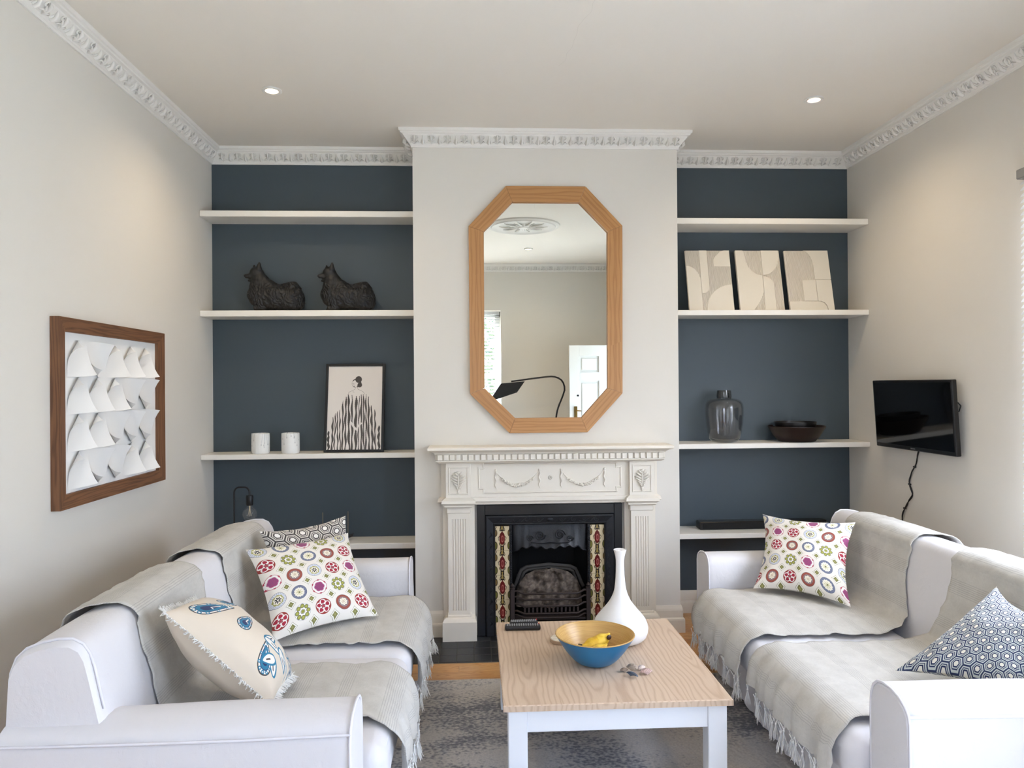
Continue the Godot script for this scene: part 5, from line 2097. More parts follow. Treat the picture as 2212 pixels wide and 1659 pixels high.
func medallion_tex(rows: Array, x0: float, y0: float, pitch: float) -> ImageTexture:
	var im := Image.create(1024, 1024, false, Image.FORMAT_RGBA8)
	im.fill(rgb(236, 230, 220))
	for y in range(0, 1024, 3):
		im.fill_rect(Rect2i(0, y, 1024, 1), rgb(231, 225, 214))
	var star := Ink.new(110, 110, Color(0, 0, 0, 0))
	var c := Vector2(55, 55)
	for q in [[50.0, rgb(128, 122, 84)], [46.0, rgb(240, 236, 226)], [30.0, rgb(128, 126, 70)], [9.0, rgb(190, 186, 120)], [5.0, rgb(110, 106, 60)]]:
		var pts := PackedVector2Array()
		for j in 32:
			var a := TAU * j / 32.0
			var e := Vector2(signf(cos(a)) * pow(absf(cos(a)), 2.3), signf(sin(a)) * pow(absf(sin(a)), 2.3))
			pts.append(c + e * q[0])
		star.area(pts, q[1])
	for r in rows.size():
		for k in rows[r].size():
			var p := Vector2(x0 + k * pitch, y0 + r * pitch)
			im.blend_rect(stamps[rows[r][k]], Rect2i(0, 0, 176, 176), Vector2i(p - Vector2(88, 88)))
			im.blend_rect(star.im, Rect2i(0, 0, 110, 110), Vector2i(p + Vector2(pitch, pitch) * 0.5 - Vector2(55, 55)))
	return ImageTexture.create_from_image(im)

var stamps := []

func hex_tex(ink: Color, mid: Color, ground: Color) -> ImageTexture:
	var w := 194
	var h := 112
	var im := Image.create(w, h, false, Image.FORMAT_RGB8)
	var s := h * 1.0
	for y in h:
		for x in w:
			var best := 9.0
			for q in [Vector2(0, 0), Vector2(w, 0), Vector2(w * 0.5, h * 0.5), Vector2(0, h), Vector2(w, h)]:
				var d: Vector2 = (Vector2(x + 0.5, y + 0.5) - q).abs()
				best = minf(best, maxf(d.y, d.y * 0.5 + d.x * 0.866) / (s * 0.5))
			var c := ground
			if best > 0.90:
				c = ink
			elif best > 0.72:
				c = mid
			elif best > 0.62:
				c = ink
			elif best > 0.50:
				c = mid
			elif best > 0.34:
				c = ink
			im.set_pixel(x, y, c)
	return ImageTexture.create_from_image(im)

func paisley_tex() -> ImageTexture:
	var k := Ink.new(640, 640, rgb(222, 208, 188))
	var teal := rgb(34, 118, 150)
	var navy := rgb(34, 52, 96)
	var dark := rgb(66, 60, 58)
	var white := rgb(236, 230, 220)
	for q in [[Vector2(130, 110), 1.0, 0.5], [Vector2(360, 150), 0.9, 0.15], [Vector2(200, 300), 0.75, 0.0], [Vector2(500, 330), 0.8, 0.4], [Vector2(90, 500), 0.8, -0.4]]:
		var o: Vector2 = q[0]
		var s: float = q[1]
		var pts := PackedVector2Array()
		var inn := PackedVector2Array()
		var core := PackedVector2Array()
		for j in 41:
			var a := lerpf(0.0, TAU, j / 40.0)
			var tail := pow(0.5 + 0.5 * cos(a), 3.0)
			var p := Vector2(cos(a) * 70 + tail * 120, sin(a) * 52 * (1.0 - 0.5 * tail))
			pts.append(o + (p * s).rotated(q[2]))
			inn.append(o + (p * s * 0.72 + Vector2(6, 0)).rotated(q[2]))
			core.append(o + (p * s * 0.42 + Vector2(10, 0)).rotated(q[2]))
		k.area(pts, white)
		k.stroke(pts, 6, dark)
		k.area(inn, teal)
		k.stroke(inn, 4, navy)
		for j in 10:
			k.ring(pts[j * 4].lerp(inn[j * 4], 0.5), 8.0 * s, 5, teal)
		k.area(core, navy)
		k.stroke(PackedVector2Array([core[8], core[20].lerp(core[0], 0.5), core[0]]), 7, white)
	for q in [[Vector2(250, 440), 0.2], [Vector2(330, 530), 1.4], [Vector2(180, 520), 2.6], [Vector2(420, 470), -0.6]]:
		var o: Vector2 = q[0]
		for j in 2:
			var pts := PackedVector2Array()
			for i in 25:
				var a := TAU * i / 24.0
				pts.append(o + (Vector2(cos(a) * 62 + 40, sin(a) * 26 * (1.0 - 0.3 * cos(a)))).rotated(q[1] + j * 0.9))
			k.area(pts, white)
			k.stroke(pts, 9, teal)
			k.stroke(PackedVector2Array([o + Vector2(30, 0).rotated(q[1] + j * 0.9), o + Vector2(66, 0).rotated(q[1] + j * 0.9)]), 7, dark, 2)
	var c := Vector2(530, 560)
	for r in [96, 70]:
		k.ring(c, r, 7, navy)
	for j in 8:
		var d := Vector2.from_angle(TAU * j / 8.0)
		var pts := PackedVector2Array()
		for i in 21:
			var a := TAU * i / 20.0
			pts.append(c + d * 60 + (Vector2(cos(a) * 44, sin(a) * 17)).rotated(d.angle()))
		k.stroke(pts, 7, teal)
		k.disc(c + d * 40, 9, teal)
	return k.tex()

func cushion(called_label: String, c: Array, thick: float, pinch: float, sd: int, m: Material, uvs: Vector2, grp := "", cat := "cushion") -> Node3D:
	var base: Vector3 = (c[0] + c[1]) * 0.5
	base.y -= 0.01
	return single("cushion", pillow(c, thick, pinch, sd, base, uvs), m, called_label, cat, base, grp)

func cloth(called: String, t: Texture2D, rough := 0.75) -> StandardMaterial3D:
	var m := paint(called, Color.WHITE, rough)
	m.albedo_texture = t
	m.rim_enabled = true
	m.rim = 0.25
	return m

func seating() -> void:
	M.throw_cloth = cloth("grey_linen_throw", weave_tex(), 0.85)
	M.fringe = paint("undyed_cotton_fringe", rgb(236, 234, 228), 0.8)
	var lp := Vector3(-0.345, 0, 1.51)
	var rp := Vector3(1.22, 0, 1.51)
	sofa("white slipcovered sofa under the framed relief, holding three cushions", lp, 0.0)
	sofa("white slipcovered sofa under the television, holding two cushions", rp, PI)
	throw_on("pale grey fringed throw under the paisley cushion", lp, 0.0, 0.105, 0.645, 0.165, 0.640, 5, 0.265)
	throw_on("pale grey fringed throw under the stacked medallion and hexagon cushions", lp, 0.0, -0.745, -0.135, -0.745, -0.065, 6, 0.275)
	throw_on("pale grey fringed throw behind the single medallion cushion", rp, PI, 0.165, 0.745, 0.035, 0.735, 8, 0.295)
	throw_on("pale grey fringed throw behind the blue hexagon cushion", rp, PI, -0.745, -0.115, -0.735, -0.055, 9, 0.305)
	for k in 6:
		var s := medallion(k)
		s.resize(176, 176, Image.INTERPOLATE_CUBIC)
		stamps.append(s)
	var ma := cloth("medallion_print_cotton", medallion_tex([[5, 1, 4, 0, 5, 1], [3, 0, 1, 2, 3, 0], [4, 2, 5, 3, 4, 2], [5, 1, 4, 0, 5, 1], [3, 0, 3, 2, 3, 0]], 70, 70, 204))
	var mc := cloth("medallion_print_cotton", medallion_tex([[1, 5, 0, 4, 1, 5], [2, 4, 3, 5, 2, 4], [0, 3, 2, 1, 0, 3], [1, 5, 0, 4, 1, 5], [3, 2, 3, 2, 1, 4]], 0, 84, 206))
	cushion("cream cushion with bright medallions leaning on a grey hexagon cushion", [Vector3(-0.838, 0.505, 1.480), Vector3(-0.449, 0.505, 1.165), Vector3(-0.640, 0.822, 0.850), Vector3(-1.040, 0.820, 1.180)], 0.15, 0.10, 4, ma, Vector2.ONE)
	cushion("cream cushion with bright medallions standing alone against the sofa back", [Vector3(1.405, 0.505, 0.865), Vector3(1.738, 0.505, 1.205), Vector3(1.915, 0.846, 0.920), Vector3(1.585, 0.826, 0.545)], 0.15, 0.15, 14, mc, Vector2.ONE)
	var hg := cloth("grey_hexagon_cotton", hex_tex(rgb(66, 60, 58), rgb(214, 208, 196), rgb(240, 236, 228)))
	cushion("grey and white hexagon print cushion tucked behind the medallion cushion", [Vector3(-0.930, 0.505, 1.085), Vector3(-0.570, 0.505, 0.830), Vector3(-0.672, 0.890, 0.735), Vector3(-1.030, 0.866, 1.000)], 0.14, 0.12, 24, hg, Vector2(3.6, 6.2))
	var hb := cloth("navy_hexagon_cotton", hex_tex(rgb(24, 42, 84), rgb(206, 212, 206), rgb(240, 236, 222)))
	cushion("navy and white hexagon print cushion slumped in the sofa corner", [Vector3(1.478, 0.525, 2.00), Vector3(1.730, 0.555, 2.270), Vector3(1.895, 0.740, 2.265), Vector3(1.890, 0.805, 1.955)], 0.15, 0.15, 34, hb, Vector2(5.4, 8.0))
	# paisley cushion with a plain back and a fringe in its seam
	var pc := [Vector3(-0.640, 0.560, 2.225), Vector3(-0.655, 0.530, 1.900), Vector3(-1.020, 0.775, 1.800), Vector3(-0.990, 0.842, 2.165)]
	var base := Vector3(-0.60, 0.50, 2.0)
	var t := thing("cushion", "beige cushion embroidered with blue paisley and edged in white fringe", "cushion", base)
	var ground := cloth("embroidered_beige_linen", paisley_tex())
	var plain := paint("plain_beige_linen", rgb(214, 200, 180), 0.8)
	part("embroidered_front", pillow_side(pc, 0.22, 0.05, 44, base, 1.0), ground, t)
	part("plain_back", pillow_side(pc, 0.22, 0.05, 44, base, -1.0), plain, t)
	var rg := RandomNumberGenerator.new()
	rg.seed = 15
	var b := mb_at(base)
	var nrm: Vector3 = (pc[1] - pc[0]).cross(pc[3] - pc[0]).normalized()
	var mid: Vector3 = (pc[0] + pc[1] + pc[2] + pc[3]) * 0.25
	for e in 4:
		var p0: Vector3 = pc[e]
		var p1: Vector3 = pc[(e + 1) % 4]
		for k in 150:
			var u := (k + rg.randf()) / 150.0
			var v := u * 2.0 - 1.0
			var p := p0.lerp(p1, u)
			var inw := (mid - (p0 + p1) * 0.5) * 0.05 * (1.0 - v * v)
			p += inw
			var outw := (-(mid - (p0 + p1) * 0.5)).normalized()
			var tip := p + outw * rg.randf_range(0.014, 0.026) + nrm * rg.randf_range(-0.010, 0.010) + (p1 - p0) * rg.randf_range(-0.02, 0.02)
			b.tube(PackedVector3Array([p - outw * 0.004, p.lerp(tip, 0.5) + nrm * rg.randf_range(-0.003, 0.003), tip]), [0.0022, 0.0020, 0.0010], 4)
	var fr := part("fringe", b.done(), M.fringe, t)
	fr.set_meta("kind", "stuff")

func pillow_side(c: Array, thick: float, pinch: float, sd: int, base: Vector3, side: float) -> ArrayMesh:
	var b := mb_at(base)
	var rn := noise(7.0, sd, 3)
	var n := 30
	var nrm: Vector3 = (c[1] - c[0]).cross(c[3] - c[0]).normalized()
	var rows := []
	var uvs := []
	for i in n + 1:
		var v := float(i) / n * 2.0 - 1.0
		var row := PackedVector3Array()
		var uvr := PackedVector2Array()
		for j in n + 1:
			var u := float(j) / n * 2.0 - 1.0
			var pu := u * (1.0 - pinch * (1.0 - v * v))
			var pv := v * (1.0 - pinch * (1.0 - u * u))
			var p: Vector3 = c[0].lerp(c[1], pu * 0.5 + 0.5).lerp(c[3].lerp(c[2], pu * 0.5 + 0.5), pv * 0.5 + 0.5)
			var d := pow(maxf(0.0, (1.0 - u * u) * (1.0 - v * v)), 0.46)
			p += nrm * side * (thick * 0.5 * d + rn.get_noise_3d(p.x, p.y, p.z) * 0.008 * d)
			row.append(p)
			uvr.append(Vector2(u * 0.5 + 0.5, 0.5 - v * 0.5))
		rows.append(row)
		uvs.append(uvr)
	b.grid(rows, false, uvs, side < 0)
	return b.done()

# ---------------------------------------------------------------- rug, table and its things
func rug() -> void:
	var w := 1024
	var im := Image.create(w, w, false, Image.FORMAT_RGB8)
	var big := noise(1.0, 101, 4)
	var fine := noise(1.0, 102, 2)
	var str := noise(1.0, 103, 3)
	for y in w:
		for x in w:
			var fx := x / float(w) * 2.8
			var fy := y / float(w) * 3.5
			# worn dark ground showing through a pale pile, streaked across
			var g := big.get_noise_2d(fx * 1.3 + 3.0, fy * 2.6 + 1.0) + 0.35 * str.get_noise_2d(fx * 5.0, fy * 11.0) + 0.75 * fine.get_noise_2d(fx * 38.0, fy * 52.0)
			var worn := smoothstep(-0.15, 0.95, g + 0.34 * exp(-pow((fy - 0.42) / 0.30, 2.0)) - 0.10)
			var tint := fine.get_noise_2d(fx * 90.0, fy * 90.0) * 0.5 + 0.5
			var pale := rgb(202, 195, 184).lerp(rgb(172, 167, 160), tint)
			var deep := rgb(112, 112, 116).lerp(rgb(82, 83, 90), tint)
			im.set_pixel(x, y, pale.lerp(deep, worn * 0.9))
	var m := cloth("distressed_grey_pile", ImageTexture.create_from_image(im), 0.95)
	relief(m, noise_tex(0.22, 512, 2), 0.5)
	var b := MB.new()
	var x0 := -0.93
	var x1 := 1.87
	var z0 := 0.688
	var z1 := 4.2
	b.flat()
	var y := 0.012
	b.quad(Vector3(x0, y, z1), Vector3(x0, y, z0), Vector3(x1, y, z0), Vector3(x1, y, z1))
	for e in [[Vector3(x0, y, z0), Vector3(x0, y, z1)], [Vector3(x1, y, z1), Vector3(x1, y, z0)], [Vector3(x1, y, z0), Vector3(x0, y, z0)], [Vector3(x0, y, z1), Vector3(x1, y, z1)]]:
		var dn := Vector3(0, -y + 0.0005, 0)
		b.quad(e[0] + dn, e[0], e[1], e[1] + dn, Vector2(0.01, 0.02), Vector2(0.01, 0.01), Vector2(0.9, 0.01), Vector2(0.9, 0.02))
	single("rug", b.done(), m, "distressed grey rug under the coffee table and both sofas", "rug")

func coffee_table() -> void:
	var o := Vector3(0.511, 0.012, 1.440)
	var t := thing("coffee_table", "square coffee table with bleached pine top and white painted legs", "table", o)
	var wood := paint("bleached_pine", Color.WHITE, 0.42)
	wood.albedo_texture = grain_tex(1000, 700, rgb(210, 186, 160), rgb(187, 158, 131), 11.0, 0.10, 140, 4, 0.10)
	var x0 := 0.091
	var x1 := 0.931
	var z0 := 0.975
	var z1 := 1.906
	var b := mb_at(o)
	b.flat()
	var y1 := 0.400
	var y0 := 0.377
	var c := 0.003
	b.quad(Vector3(x0 + c, y1, z1 - c), Vector3(x0 + c, y1, z0 + c), Vector3(x1 - c, y1, z0 + c), Vector3(x1 - c, y1, z1 - c))
	var P := [Vector3(x0, 0, z1), Vector3(x0, 0, z0), Vector3(x1, 0, z0), Vector3(x1, 0, z1)]
	var I := [Vector3(x0 + c, 0, z1 - c), Vector3(x0 + c, 0, z0 + c), Vector3(x1 - c, 0, z0 + c), Vector3(x1 - c, 0, z1 - c)]
	for k in 4:
		var j := (k + 1) % 4
		var u := Vector3(0, y1, 0)
		var l := Vector3(0, y1 - c, 0)
		var d := Vector3(0, y0, 0)
		b.quad(P[k] + l, I[k] + u, I[j] + u, P[j] + l, Vector2(0.1, 0.2), Vector2(0.1, 0.21), Vector2(0.9, 0.21), Vector2(0.9, 0.2))
		b.quad(P[k] + d, P[k] + l, P[j] + l, P[j] + d, Vector2(0.1, 0.55), Vector2(0.1, 0.5), Vector2(0.9, 0.5), Vector2(0.9, 0.55))
	b.quad(P[3] + Vector3(0, y0, 0), P[2] + Vector3(0, y0, 0), P[1] + Vector3(0, y0, 0), P[0] + Vector3(0, y0, 0))
	part("table_top", b.done(), wood, t)
	var m := paint("white_table_paint", rgb(236, 236, 236), 0.4)
	relief(m, noise_tex(0.03, 128, 3), 0.03)
	tri(m, Vector3(3, 0.6, 3))
	var lg := 0.070
	for q in [[x0 + 0.018, z1 - 0.020 - lg], [x1 - 0.018 - lg, z1 - 0.020 - lg], [x0 + 0.018, z0 + 0.020], [x1 - 0.018 - lg, z0 + 0.020]]:
		b = mb_at(o)
		b.span(Vector3(q[0], 0.0125, q[1]), Vector3(q[0] + lg, y0, q[1] + lg), 0.003)
		part("leg", b.done(), m, t)
	for q in [[x0 + 0.088, z1 - 0.050, x1 - 0.088, z1 - 0.028], [x0 + 0.088, z0 + 0.028, x1 - 0.088, z0 + 0.050], [x0 + 0.026, z0 + 0.09, x0 + 0.048, z1 - 0.09], [x1 - 0.048, z0 + 0.09, x1 - 0.026, z1 - 0.09]]:
		b = mb_at(o)
		b.span(Vector3(q[0], 0.290, q[1]), Vector3(q[2], y0, q[3]), 0.001)
		part("apron", b.done(), m, t)
	var top := 0.4003
	# ---- tall white vase
	b = MB.new()
	var z := 0.000595
	var prof := PackedVector2Array([Vector2(0.0, 0.0), Vector2(0.055, 0.0), Vector2(0.075, 0.004)])
	for q in [[165, 720], [190, 695], [203, 660], [206, 630], [200, 600], [188, 572], [170, 545], [148, 520], [122, 490], [100, 463], [80, 435], [64, 405], [52, 375], [44, 345], [38, 305], [34.5, 260], [32, 210], [31, 165], [31.5, 130], [35, 100], [41, 76], [47, 58], [48.5, 52]]:
		prof.append(Vector2(q[0] * z, (742 - q[1]) * z))
	var ht := (742 - 52) * z
	prof.append_array(PackedVector2Array([Vector2(0.027, ht + 0.0015), Vector2(0.024, ht - 0.001), Vector2(0.010, ht - 0.002), Vector2(0.0075, ht - 0.006), Vector2(0.007, ht - 0.04), Vector2(0.0, ht - 0.04)]))
	b.lathe(prof, 64)
	single("bottle_vase", b.done(), paint("matt_white_stoneware", rgb(240, 239, 236), 0.38), "tall matt white long-necked vase standing on the coffee table", "vase", Vector3(0.640, top, 1.282))
	# ---- bamboo bowl, blue outside
	t = thing("bamboo_bowl", "wide bowl, blue outside and coiled bamboo inside, on the coffee table", "bowl", Vector3(0.486, top, 1.520))
	var blue := paint("blue_lacquer", rgb(22, 106, 152), 0.3)
	var ring := Image.create(4, 512, false, Image.FORMAT_RGB8)
	var rn := noise(0.09, 5, 3)
	var bim := Image.create(128, 256, false, Image.FORMAT_RGB8)
	for y in 256:
		for x in 128:
			var v := rn.get_noise_2d(x * 0.35, y * 3.2) * 0.5 + 0.5
			bim.set_pixel(x, y, rgb(222, 186, 118).lerp(rgb(176, 132, 66), clampf(v * 1.2 - 0.1, 0, 1)))
	var bam := paint("coiled_bamboo", Color.WHITE, 0.35)
	bam.albedo_texture = ImageTexture.create_from_image(bim)
	var outp := PackedVector2Array([Vector2(0.0, 0.0), Vector2(0.050, 0.0)])
	var inp := PackedVector2Array()
	for k in 17:
		var u := k / 16.0
		var y := 0.119 * u
		var r := 0.060 + 0.104 * pow(u, 0.66)
		outp.append(Vector2(r, y + 0.001))
		if k > 0:
			inp.append(Vector2(r - 0.0045, y + 0.003 if k < 16 else y + 0.001))
	inp.reverse()
	inp.append(Vector2(0.055, 0.0045))
	inp.append(Vector2(0.0, 0.004))
	var bump := noise_tex(0.02, 256, 2)
	b = MB.new()
	b.lathe(outp, 72)
	part("blue_shell", b.done(), blue, t)
	b = MB.new()
	b.lathe(inp, 72)
	part("bamboo_lining", b.done(), bam, t)
	b = MB.new()
	var rim := PackedVector3Array()
	for k in 72:
		rim.append(Vector3(cos(TAU * k / 72.0) * 0.1617, 0.1195, sin(TAU * k / 72.0) * 0.1617))
	b.tube(rim, 0.0026, 6, true)
	part("rim", b.done(), bam, t)
	# ---- bananas in the bowl
	var yel := paint("banana_skin", Color.WHITE, 0.5)
	yel.albedo_texture = noise_tex(0.02, 128, 3, two(rgb(222, 176, 40), rgb(244, 208, 74), 0.25, 0.6))
	for q in [[Vector3(0.497, top + 0.078, 1.490), 0.30, "ripe banana with a brown oval sticker lying in the bowl"], [Vector3(0.470, top + 0.060, 1.555), 0.10, "plain ripe banana lying low in the bowl beside the stickered one"]]:
		b = MB.new()
		var p := PackedVector3Array()
		var rr := []
		for k in 19:
			var u := k / 18.0
			var a := lerpf(-0.62, 0.62, u)
			p.append(Vector3(sin(a) * 0.115, 0.115 * (1.0 - cos(a)) * 0.9 - 0.01, 0))
			var e := minf(u, 1.0 - u)
			rr.append(0.0255 * smoothstep(-0.02, 0.30, e) + 0.0035)
		b.tube(p, rr, 5, false, true, 1.0, Vector3(0, 1, 0.4))
		var bn := thing("banana", q[2], "banana", q[0], q[1], "bananas in the bowl")
		bn.rotation.z = 0.26
		part("skin", b.done(), yel, bn)
		b = MB.new()
		b.tube(PackedVector3Array([p[0], p[0] + Vector3(-0.014, 0.008, 0)]), 0.004, 6)
		part("stalk", b.done(), paint("dry_stalk", rgb(92, 74, 40), 0.8), bn)
		if q[1] > 0.2:
			b = MB.new()
			b.ball(Vector3(0.050, 0.004, 0.0225), Vector3(0.011, 0.011, 0.005), 14, 6, Basis())
			part("sticker", b.done(), paint("brown_sticker", rgb(66, 46, 40), 0.5), bn)
	# ---- coasters
	var k2 := Ink.new(160, 160, rgb(230, 222, 204))
	for j in 7:
		k2.stroke(PackedVector2Array([Vector2(80, 80), Vector2(80, 80) + Vector2.from_angle(j * 0.9) * 78]), 2.5, rgb(170, 152, 124))
		k2.stroke(PackedVector2Array([Vector2(80, 80) + Vector2.from_angle(j * 0.9) * 40, Vector2(80, 80) + Vector2.from_angle(j * 0.9 + 0.4) * 76]), 2.0, rgb(176, 160, 132))
	k2.ring(Vector2(80, 80), 76, 2.5, rgb(150, 132, 104))
	var cork := paint("coaster_face", Color.WHITE, 0.6)
	cork.albedo_texture = k2.tex()
	t = thing("coaster", "round cream coaster with fine lines half hidden by the bowl", "coaster", Vector3(0.378, top, 1.262))
	b = MB.new()
	b.lathe(PackedVector2Array([Vector2(0, 0), Vector2(0.052, 0), Vector2(0.054, 0.002), Vector2(0.054, 0.014), Vector2(0.052, 0.016), Vector2(0, 0.016)]), 40)
	part("disc", b.done(), paint("coaster_wood_edge", rgb(176, 146, 116), 0.6), t)
	b = MB.new()
	b.flat()
	for j in 40:
		var a0 := TAU * j / 40.0
		var a1 := TAU * (j + 1) / 40.0
		var e0 := Vector2(cos(a0), sin(a0))
		var e1 := Vector2(cos(a1), sin(a1))
		b.v(Vector3(0, 0.0165, 0), Vector2(0.5, 0.5)); b.v(Vector3(e0.x * 0.052, 0.0165, e0.y * 0.052), Vector2(0.5, 0.5) + e0 * 0.5); b.v(Vector3(e1.x * 0.052, 0.0165, e1.y * 0.052), Vector2(0.5, 0.5) + e1 * 0.5)
	part("face", b.done(), cork, t)
	# ---- two remote controls
	for q in [[Vector3(0.213, top, 1.088), 0.168, 0.042, -0.03, "black remote control on the table, the longer one in front"], [Vector3(0.222, top, 1.030), 0.135, 0.040, 0.02, "black remote control on the table, the shorter one behind"]]:
		t = thing("remote_control", q[4], "remote", q[0], q[3], "remote controls on the table")
		var pd := MB.new()
		pd.soft(Vector3(q[1], 0.022, q[2]), 0.0085, 3)
		part("case", pd.done(), paint("black_remote_plastic", rgb(18, 18, 19), 0.4), t, Vector3(0, 0.011, 0))
		b = MB.new()
		for r in 4:
			for j in 14:
				b.box(Vector3(-q[1] * 0.42 + j * q[1] * 0.84 / 13.0, 0.0228, -q[2] * 0.30 + r * q[2] * 0.2), Vector3(0.0055, 0.0024, 0.0045), 0.0006)
		part("buttons", b.done(), paint("grey_rubber_button", rgb(150, 150, 150), 0.6), t).set_meta("kind", "stuff")
		b = MB.new()
		b.lathe(PackedVector2Array([Vector2(0, 0.0252), Vector2(0.003, 0.0248), Vector2(0.0034, 0.022)]), 10, Vector3(q[1] * 0.46, 0, -q[2] * 0.3))
		part("power_button", b.done(), paint("red_rubber_button", rgb(190, 40, 36), 0.5), t)
	# ---- sea shells
	var sh := shell_mesh()
	for q in [
		[Vector3(0.668, top + 0.010, 1.655), 0.80, 0.2, 0.45, rgb(214, 184, 174), "pink ribbed scallop shell on the table, flattest of five"],
		[Vector3(0.660, top + 0.009, 1.612), 0.66, 0.8, 0.45, rgb(236, 220, 206), "pale scallop shell behind the pink ribbed shell"],
		[Vector3(0.618, top + 0.018, 1.628), 0.72, -0.5, 0.95, rgb(190, 172, 150), "brown shell half standing on edge among the shells"],
		[Vector3(0.585, top + 0.007, 1.626), 0.56, 0.4, 0.40, rgb(150, 130, 110), "small dark brown shell at the edge of the shell group"],
		[Vector3(0.607, top + 0.009, 1.678), 0.78, -0.9, 0.30, rgb(96, 106, 120), "blue-grey mussel shell in front of the other shells"],
	]:
		var m2 := paint("sea_shell", q[4], 0.4)
		m2.albedo_texture = noise_tex(0.05, 128, 3, two(rgb(190, 180, 176), rgb(255, 255, 255), 0.3, 0.7), FastNoiseLite.TYPE_SIMPLEX_SMOOTH, 3)
		m2.uv1_scale = Vector3(4, 0.5, 1)
		var s := single("sea_shell", sh, m2, q[5], "shell", q[0], "shells on the table")
		s.rotation = Vector3(q[3], q[2], 0)
		s.scale = Vector3.ONE * q[1] * (Vector3(1.15, 0.9, 0.7) if q[1] == 0.78 else Vector3.ONE)

func shell_mesh() -> ArrayMesh:
	var b := MB.new()
	var rows := []
	var low := []
	for k in 11:
		var u := k / 10.0
		var row := PackedVector3Array()
		var lr := PackedVector3Array()
		for j in 49:
			var a := lerpf(-1.15, 1.15, j / 48.0)
			var rib := 0.0011 * cos(j / 48.0 * TAU * 10.0) * u
			var r := 0.042 * u * (1.0 - 0.07 * a * a)
			var h := 0.024 * pow(u, 0.6) * (1.0 - pow(u, 3.0)) * (1.0 - 0.45 * a * a) + rib
			row.append(Vector3(sin(a) * r, h + 0.0012, -cos(a) * r + 0.021))
			lr.append(Vector3(sin(a) * r, h, -cos(a) * r + 0.021))
		rows.append(row)
		low.append(lr)
	b.grid(rows)
	b.grid(low, false, [], true)
	return b.done()

# ---------------------------------------------------------------- walls: framed relief, television, arc lamp
func framed_relief() -> void:
	var o := Vector3(XL, 1.052, 0.965)
	var t := thing("framed_artwork", "brown wood frame holding rows of curled white paper on the wall", "wall art", o)
	var z0 := 0.462
	var z1 := 1.470
	var y0 := 1.052
	var y1 := 1.846
	var f := 0.058
	var dp := 0.040
	var m := paint("reddish_pine_frame", Color.WHITE, 0.55)
	m.albedo_texture = grain_tex(64, 512, rgb(128, 88, 58), rgb(88, 56, 36), 4.0, 0.3, 210, 1, 0.02)
	# four mitred boards; depth runs along +x
	var O := [Vector2(z0, y0), Vector2(z0, y1), Vector2(z1, y1), Vector2(z1, y0)]
	var I := [Vector2(z0 + f, y0 + f), Vector2(z0 + f, y1 - f), Vector2(z1 - f, y1 - f), Vector2(z1 - f, y0 + f)]
	for k in 4:
		var j := (k + 1) % 4
		var b := mb_at(o)
		b.flat()
		var P := []
		var Q := []
		for p in [O[k], O[j], I[j], I[k]]:
			P.append(Vector3(XL + dp, p.y, p.x))
			Q.append(Vector3(XL + 0.001, p.y, p.x))
		# stepped inner edge
		P[2].x -= 0.010
		P[3].x -= 0.010
		var ln: float = O[k].distance_to(O[j])
		var uv := [Vector2(0, 0), Vector2(0, ln), Vector2(1, ln), Vector2(1, 0)]
		b.quad(P[0], P[1], P[2], P[3], uv[0], uv[1], uv[2], uv[3])
		for i in 4:
			var n := (i + 1) % 4
			b.quad(Q[i], Q[n], P[n], P[i], uv[i], uv[n], uv[n] + Vector2(0.5, 0), uv[i] + Vector2(0.5, 0))
		part("frame_board", b.done(), m, t)
	var paper := paint("white_art_paper", rgb(238, 237, 234), 0.75)
	paper.backlight_enabled = true
	paper.backlight = Color(0.12, 0.12, 0.12)
	var b := mb_at(o)
	b.span(Vector3(XL + 0.002, y0 + f * 0.8, z0 + f * 0.8), Vector3(XL + 0.012, y1 - f * 0.8, z1 - f * 0.8))
	part("backing_board", b.done(), paper, t)
	var flap := [paper_flap(true), paper_flap(false)]
	var kinds := [[0, 1, 0, 0, 0], [0, 0, 0, 1, 1], [0, 0, 1, 1, 1], [0, 1, 1, 0, 0]]
	var pitch := 0.159
	for r in 4:
		for c in 5:
			var q := part("paper_curl", flap[kinds[r][c]], paper, t)
			# sheet x runs away from the camera (-z), y up, z out of the wall (+x)
			q.transform = Transform3D(Basis(Vector3(0, 0, -1), Vector3(0, 1, 0), Vector3(1, 0, 0)), Vector3(XL + 0.0135, y1 - f - 0.028 - (r + 1) * pitch, z1 - f - 0.044 - c * pitch) - o)

func paper_flap(a_kind: bool) -> ArrayMesh:
	var b := MB.new()
	var s := 0.158
	for lay in [0.0, -0.0009]:
		var rows := []
		for i in 17:
			var v := i / 16.0
			var row := PackedVector3Array()
			for j in 17:
				var u := j / 16.0
				# signed distance from the diagonal that stays glued down
				var d := (v - u) if a_kind else (u + v - 1.0)
				var ad := absf(d)
				var lift := 0.050 * pow(ad, 2.2) if d < 0.0 else 0.052 * pow(ad, 3.0)
				# one corner rolls over on itself
				var x := u * s
				var y := v * s
				var dir := Vector2(-0.707, 0.707) if a_kind else Vector2(0.707, 0.707)
				if not a_kind and d < 0.0:
					dir = Vector2(-0.707, -0.707)
				if a_kind and d < 0.0:
					dir = Vector2(0.707, -0.707)
				var pull := pow(ad, 4.0) * (0.046 if d > 0.0 else 0.012)
				if not a_kind:
					pull = pow(ad, 4.0) * (0.046 if d < 0.0 else 0.012)
					lift = 0.050 * pow(ad, 2.2) if d > 0.0 else 0.052 * pow(ad, 3.0)
				x -= dir.x * pull
				y -= dir.y * pull
				row.append(Vector3(x, y, lift + lay))
			rows.append(row)
		b.grid(rows, false, [], lay < 0.0)
	return b.done()

